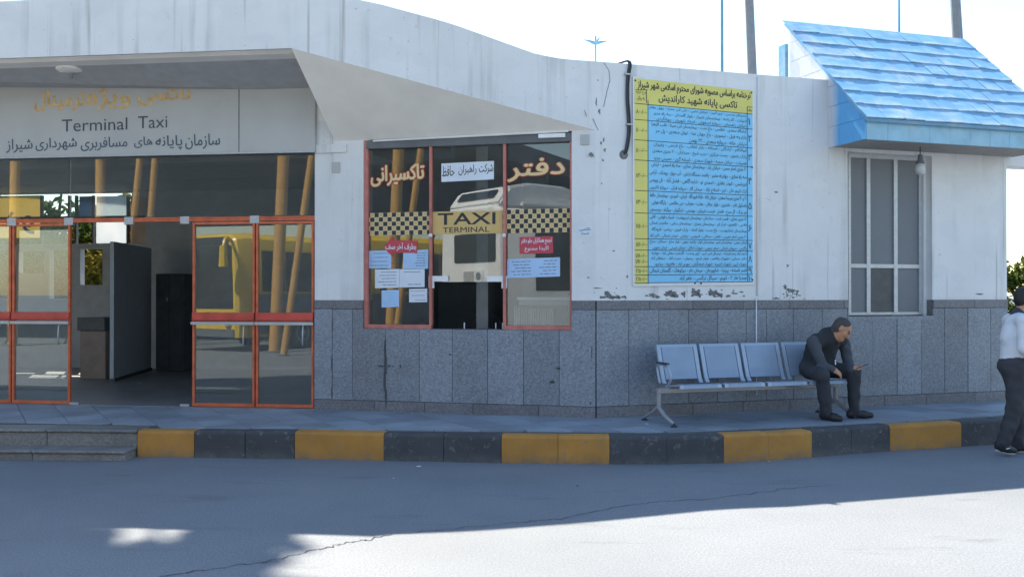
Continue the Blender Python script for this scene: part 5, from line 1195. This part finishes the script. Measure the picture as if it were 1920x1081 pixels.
tw = thing('truss_tower', (4.0, -16, 0), 'open steel truss standing across the yard mirrored in right office pane', 'truss')
for x in (-2.2, .6, 4.2):
    mb = MB(); mb.tube([(x, -15, 0), (x-.6, -15, 9)], .16, 8); build('column', mb, M['canopy'], tw)
for a, b in (((-2.6, 7.2), (4, 5.6)), ((-2.6, 7.2), (4, 8.6)), ((.3, 8.5), (4, 5.6)), ((-9, 8.4), (-2.5, 7.2)), ((-9, 6.2), (-2.5, 7.2))):
    mb = MB(); mb.tube([(a[0], -15, a[1]), (b[0], -15, b[1])], .09, 6); build('brace', mb, M['canopy'], tw)
hb_ = thing('station_hall', (10, -38, 0), 'long low station hall across the yard mirrored faintly in the panes', 'building')
F_ = Frame((-12, -30), 0)
mb = MB(); mb.box(F_, 0, 60, 0, 8, 0, 5.2); build('wall', mb, M['in_wall'], hb_)
mb = MB(); mb.box(F_, -.5, 60.5, -.6, 8.5, 5.21, 5.8); build('roof', mb, M['canopy'], hb_)
for i in range(14):
    mb = MB(); mb.box(F_, 1.5+i*4.2, 4.4+i*4.2, -.04, -.005, .8, 3.4); build('window', mb, M['bus_glass'], hb_)
# radiator and chair in the office
t = thing('radiator', FB.p(ub(990), -.34, 1.2), 'finned white radiator below the right pane inside the office', 'radiator')
for i in range(17):
    u = ub(948)+.008+i*(ub(1026)-ub(948))/17; mb = MB(); mb.box(FB, u, u+.020, -.50, -.38, FB.uz(990, 612, -.4)[1], FB.uz(990, 578, -.4)[1]); build('fin', mb, M['sign_grey'], t, bevel=.003)
mb = MB(); mb.box(FB, ub(946), ub(1050), -.52, -.505, FB.uz(990, 622, -.4)[1], FB.uz(990, 572, -.4)[1]); build('back_panel', mb, M['canopy'], t)
t = thing('desk', FB.p(ub(1000), -1.0, FZ), 'pale desk behind the right pane inside the office', 'desk')
zt = FB.uz(1000, 557, -.7)[1]; mb = MB(); mb.box(FB, ub(948), LB+.05, -1.3, -.6, zt-.03, zt); build('desk_top', mb, M['white_metal'], t)
mb = MB(); mb.box(FB, ub(950), LB+.04, -.66, -.63, FZ, zt-.031); build('modesty_panel', mb, M['in_board'], t)
t = thing('office_chair', FB.p(ub(860), -1.5, FZ), 'dark office chair behind the open hatch', 'chair'); uu = ub(862)
mb = MB(); mb.box(FB, uu-.22, uu+.22, -1.75, -1.3, .72, .80); build('seat', mb, M['dark'], t, bevel=.03)
mb = MB(); mb.solid([FB.p(uu+a, -1.22, z) for a, z in ((-.22, .9), (.22, .9), (.24, 1.25), (.15, 1.42), (-.15, 1.42), (-.24, 1.25))], [FB.p(uu+a, -1.28, z) for a, z in ((-.22, .9), (.22, .9), (.24, 1.25), (.15, 1.42), (-.15, 1.42), (-.24, 1.25))]); build('backrest', mb, M['cable'], t, bevel=.02)
mb = MB(); mb.tube([FB.p(uu, -1.5, FZ), FB.p(uu, -1.5, .73)], .03, 8); build('column', mb, M['alu'], t)

# ------------------------------------------------------------------ litter
def scrap(p, w, label, m='paper'):
    p = Vector(p); t = None; mb = MB(); a = random.random()*3; r = [Vector((math.cos(a+k*math.pi/2+random.uniform(-.3, .3))*w*random.uniform(.5, 1), math.sin(a+k*math.pi/2)*w*.7*random.uniform(.5, 1), random.uniform(.002, w*.35))) for k in range(4)]
    mb.face([p+r[0], p+r[1], p+r[2], p+Vector((0, 0, .004))]); mb.face([p+r[2], p+r[3], p+r[0], p+Vector((0, 0, w*.3))]); tag(build('paper_scrap', mb, M[m], None, base=p, recalc=False), label, 'litter')
def flr(px, py, z): Y = (CAMZ-z)*FPX/(py-HORIZON); return ((px-960)/FPX*Y, Y, z)
scrap(flr(772, 775, .281), .03, 'small white paper scrap on the pavement under the office window'); scrap(flr(1213, 795, .281), .035, 'white scrap lying between the feet of the bench\'s left leg')
scrap(flr(785, 874, .004), .035, 'white scrap on the road just below the black kerb'); scrap(flr(264, 718, .287), .06, 'white paper scrap on the hall floor seen through the open door'); scrap(flr(1440, 865, .004), .03, 'tiny white scrap on the road below the yellow kerb right of centre')
scrap(flr(1083, 910, .004), .02, 'tiny dark scrap out on the shaded road', 'cable'); scrap(flr(738, 896, .004), .02, 'tiny pale scrap on the shaded road left of centre', 'board_white')
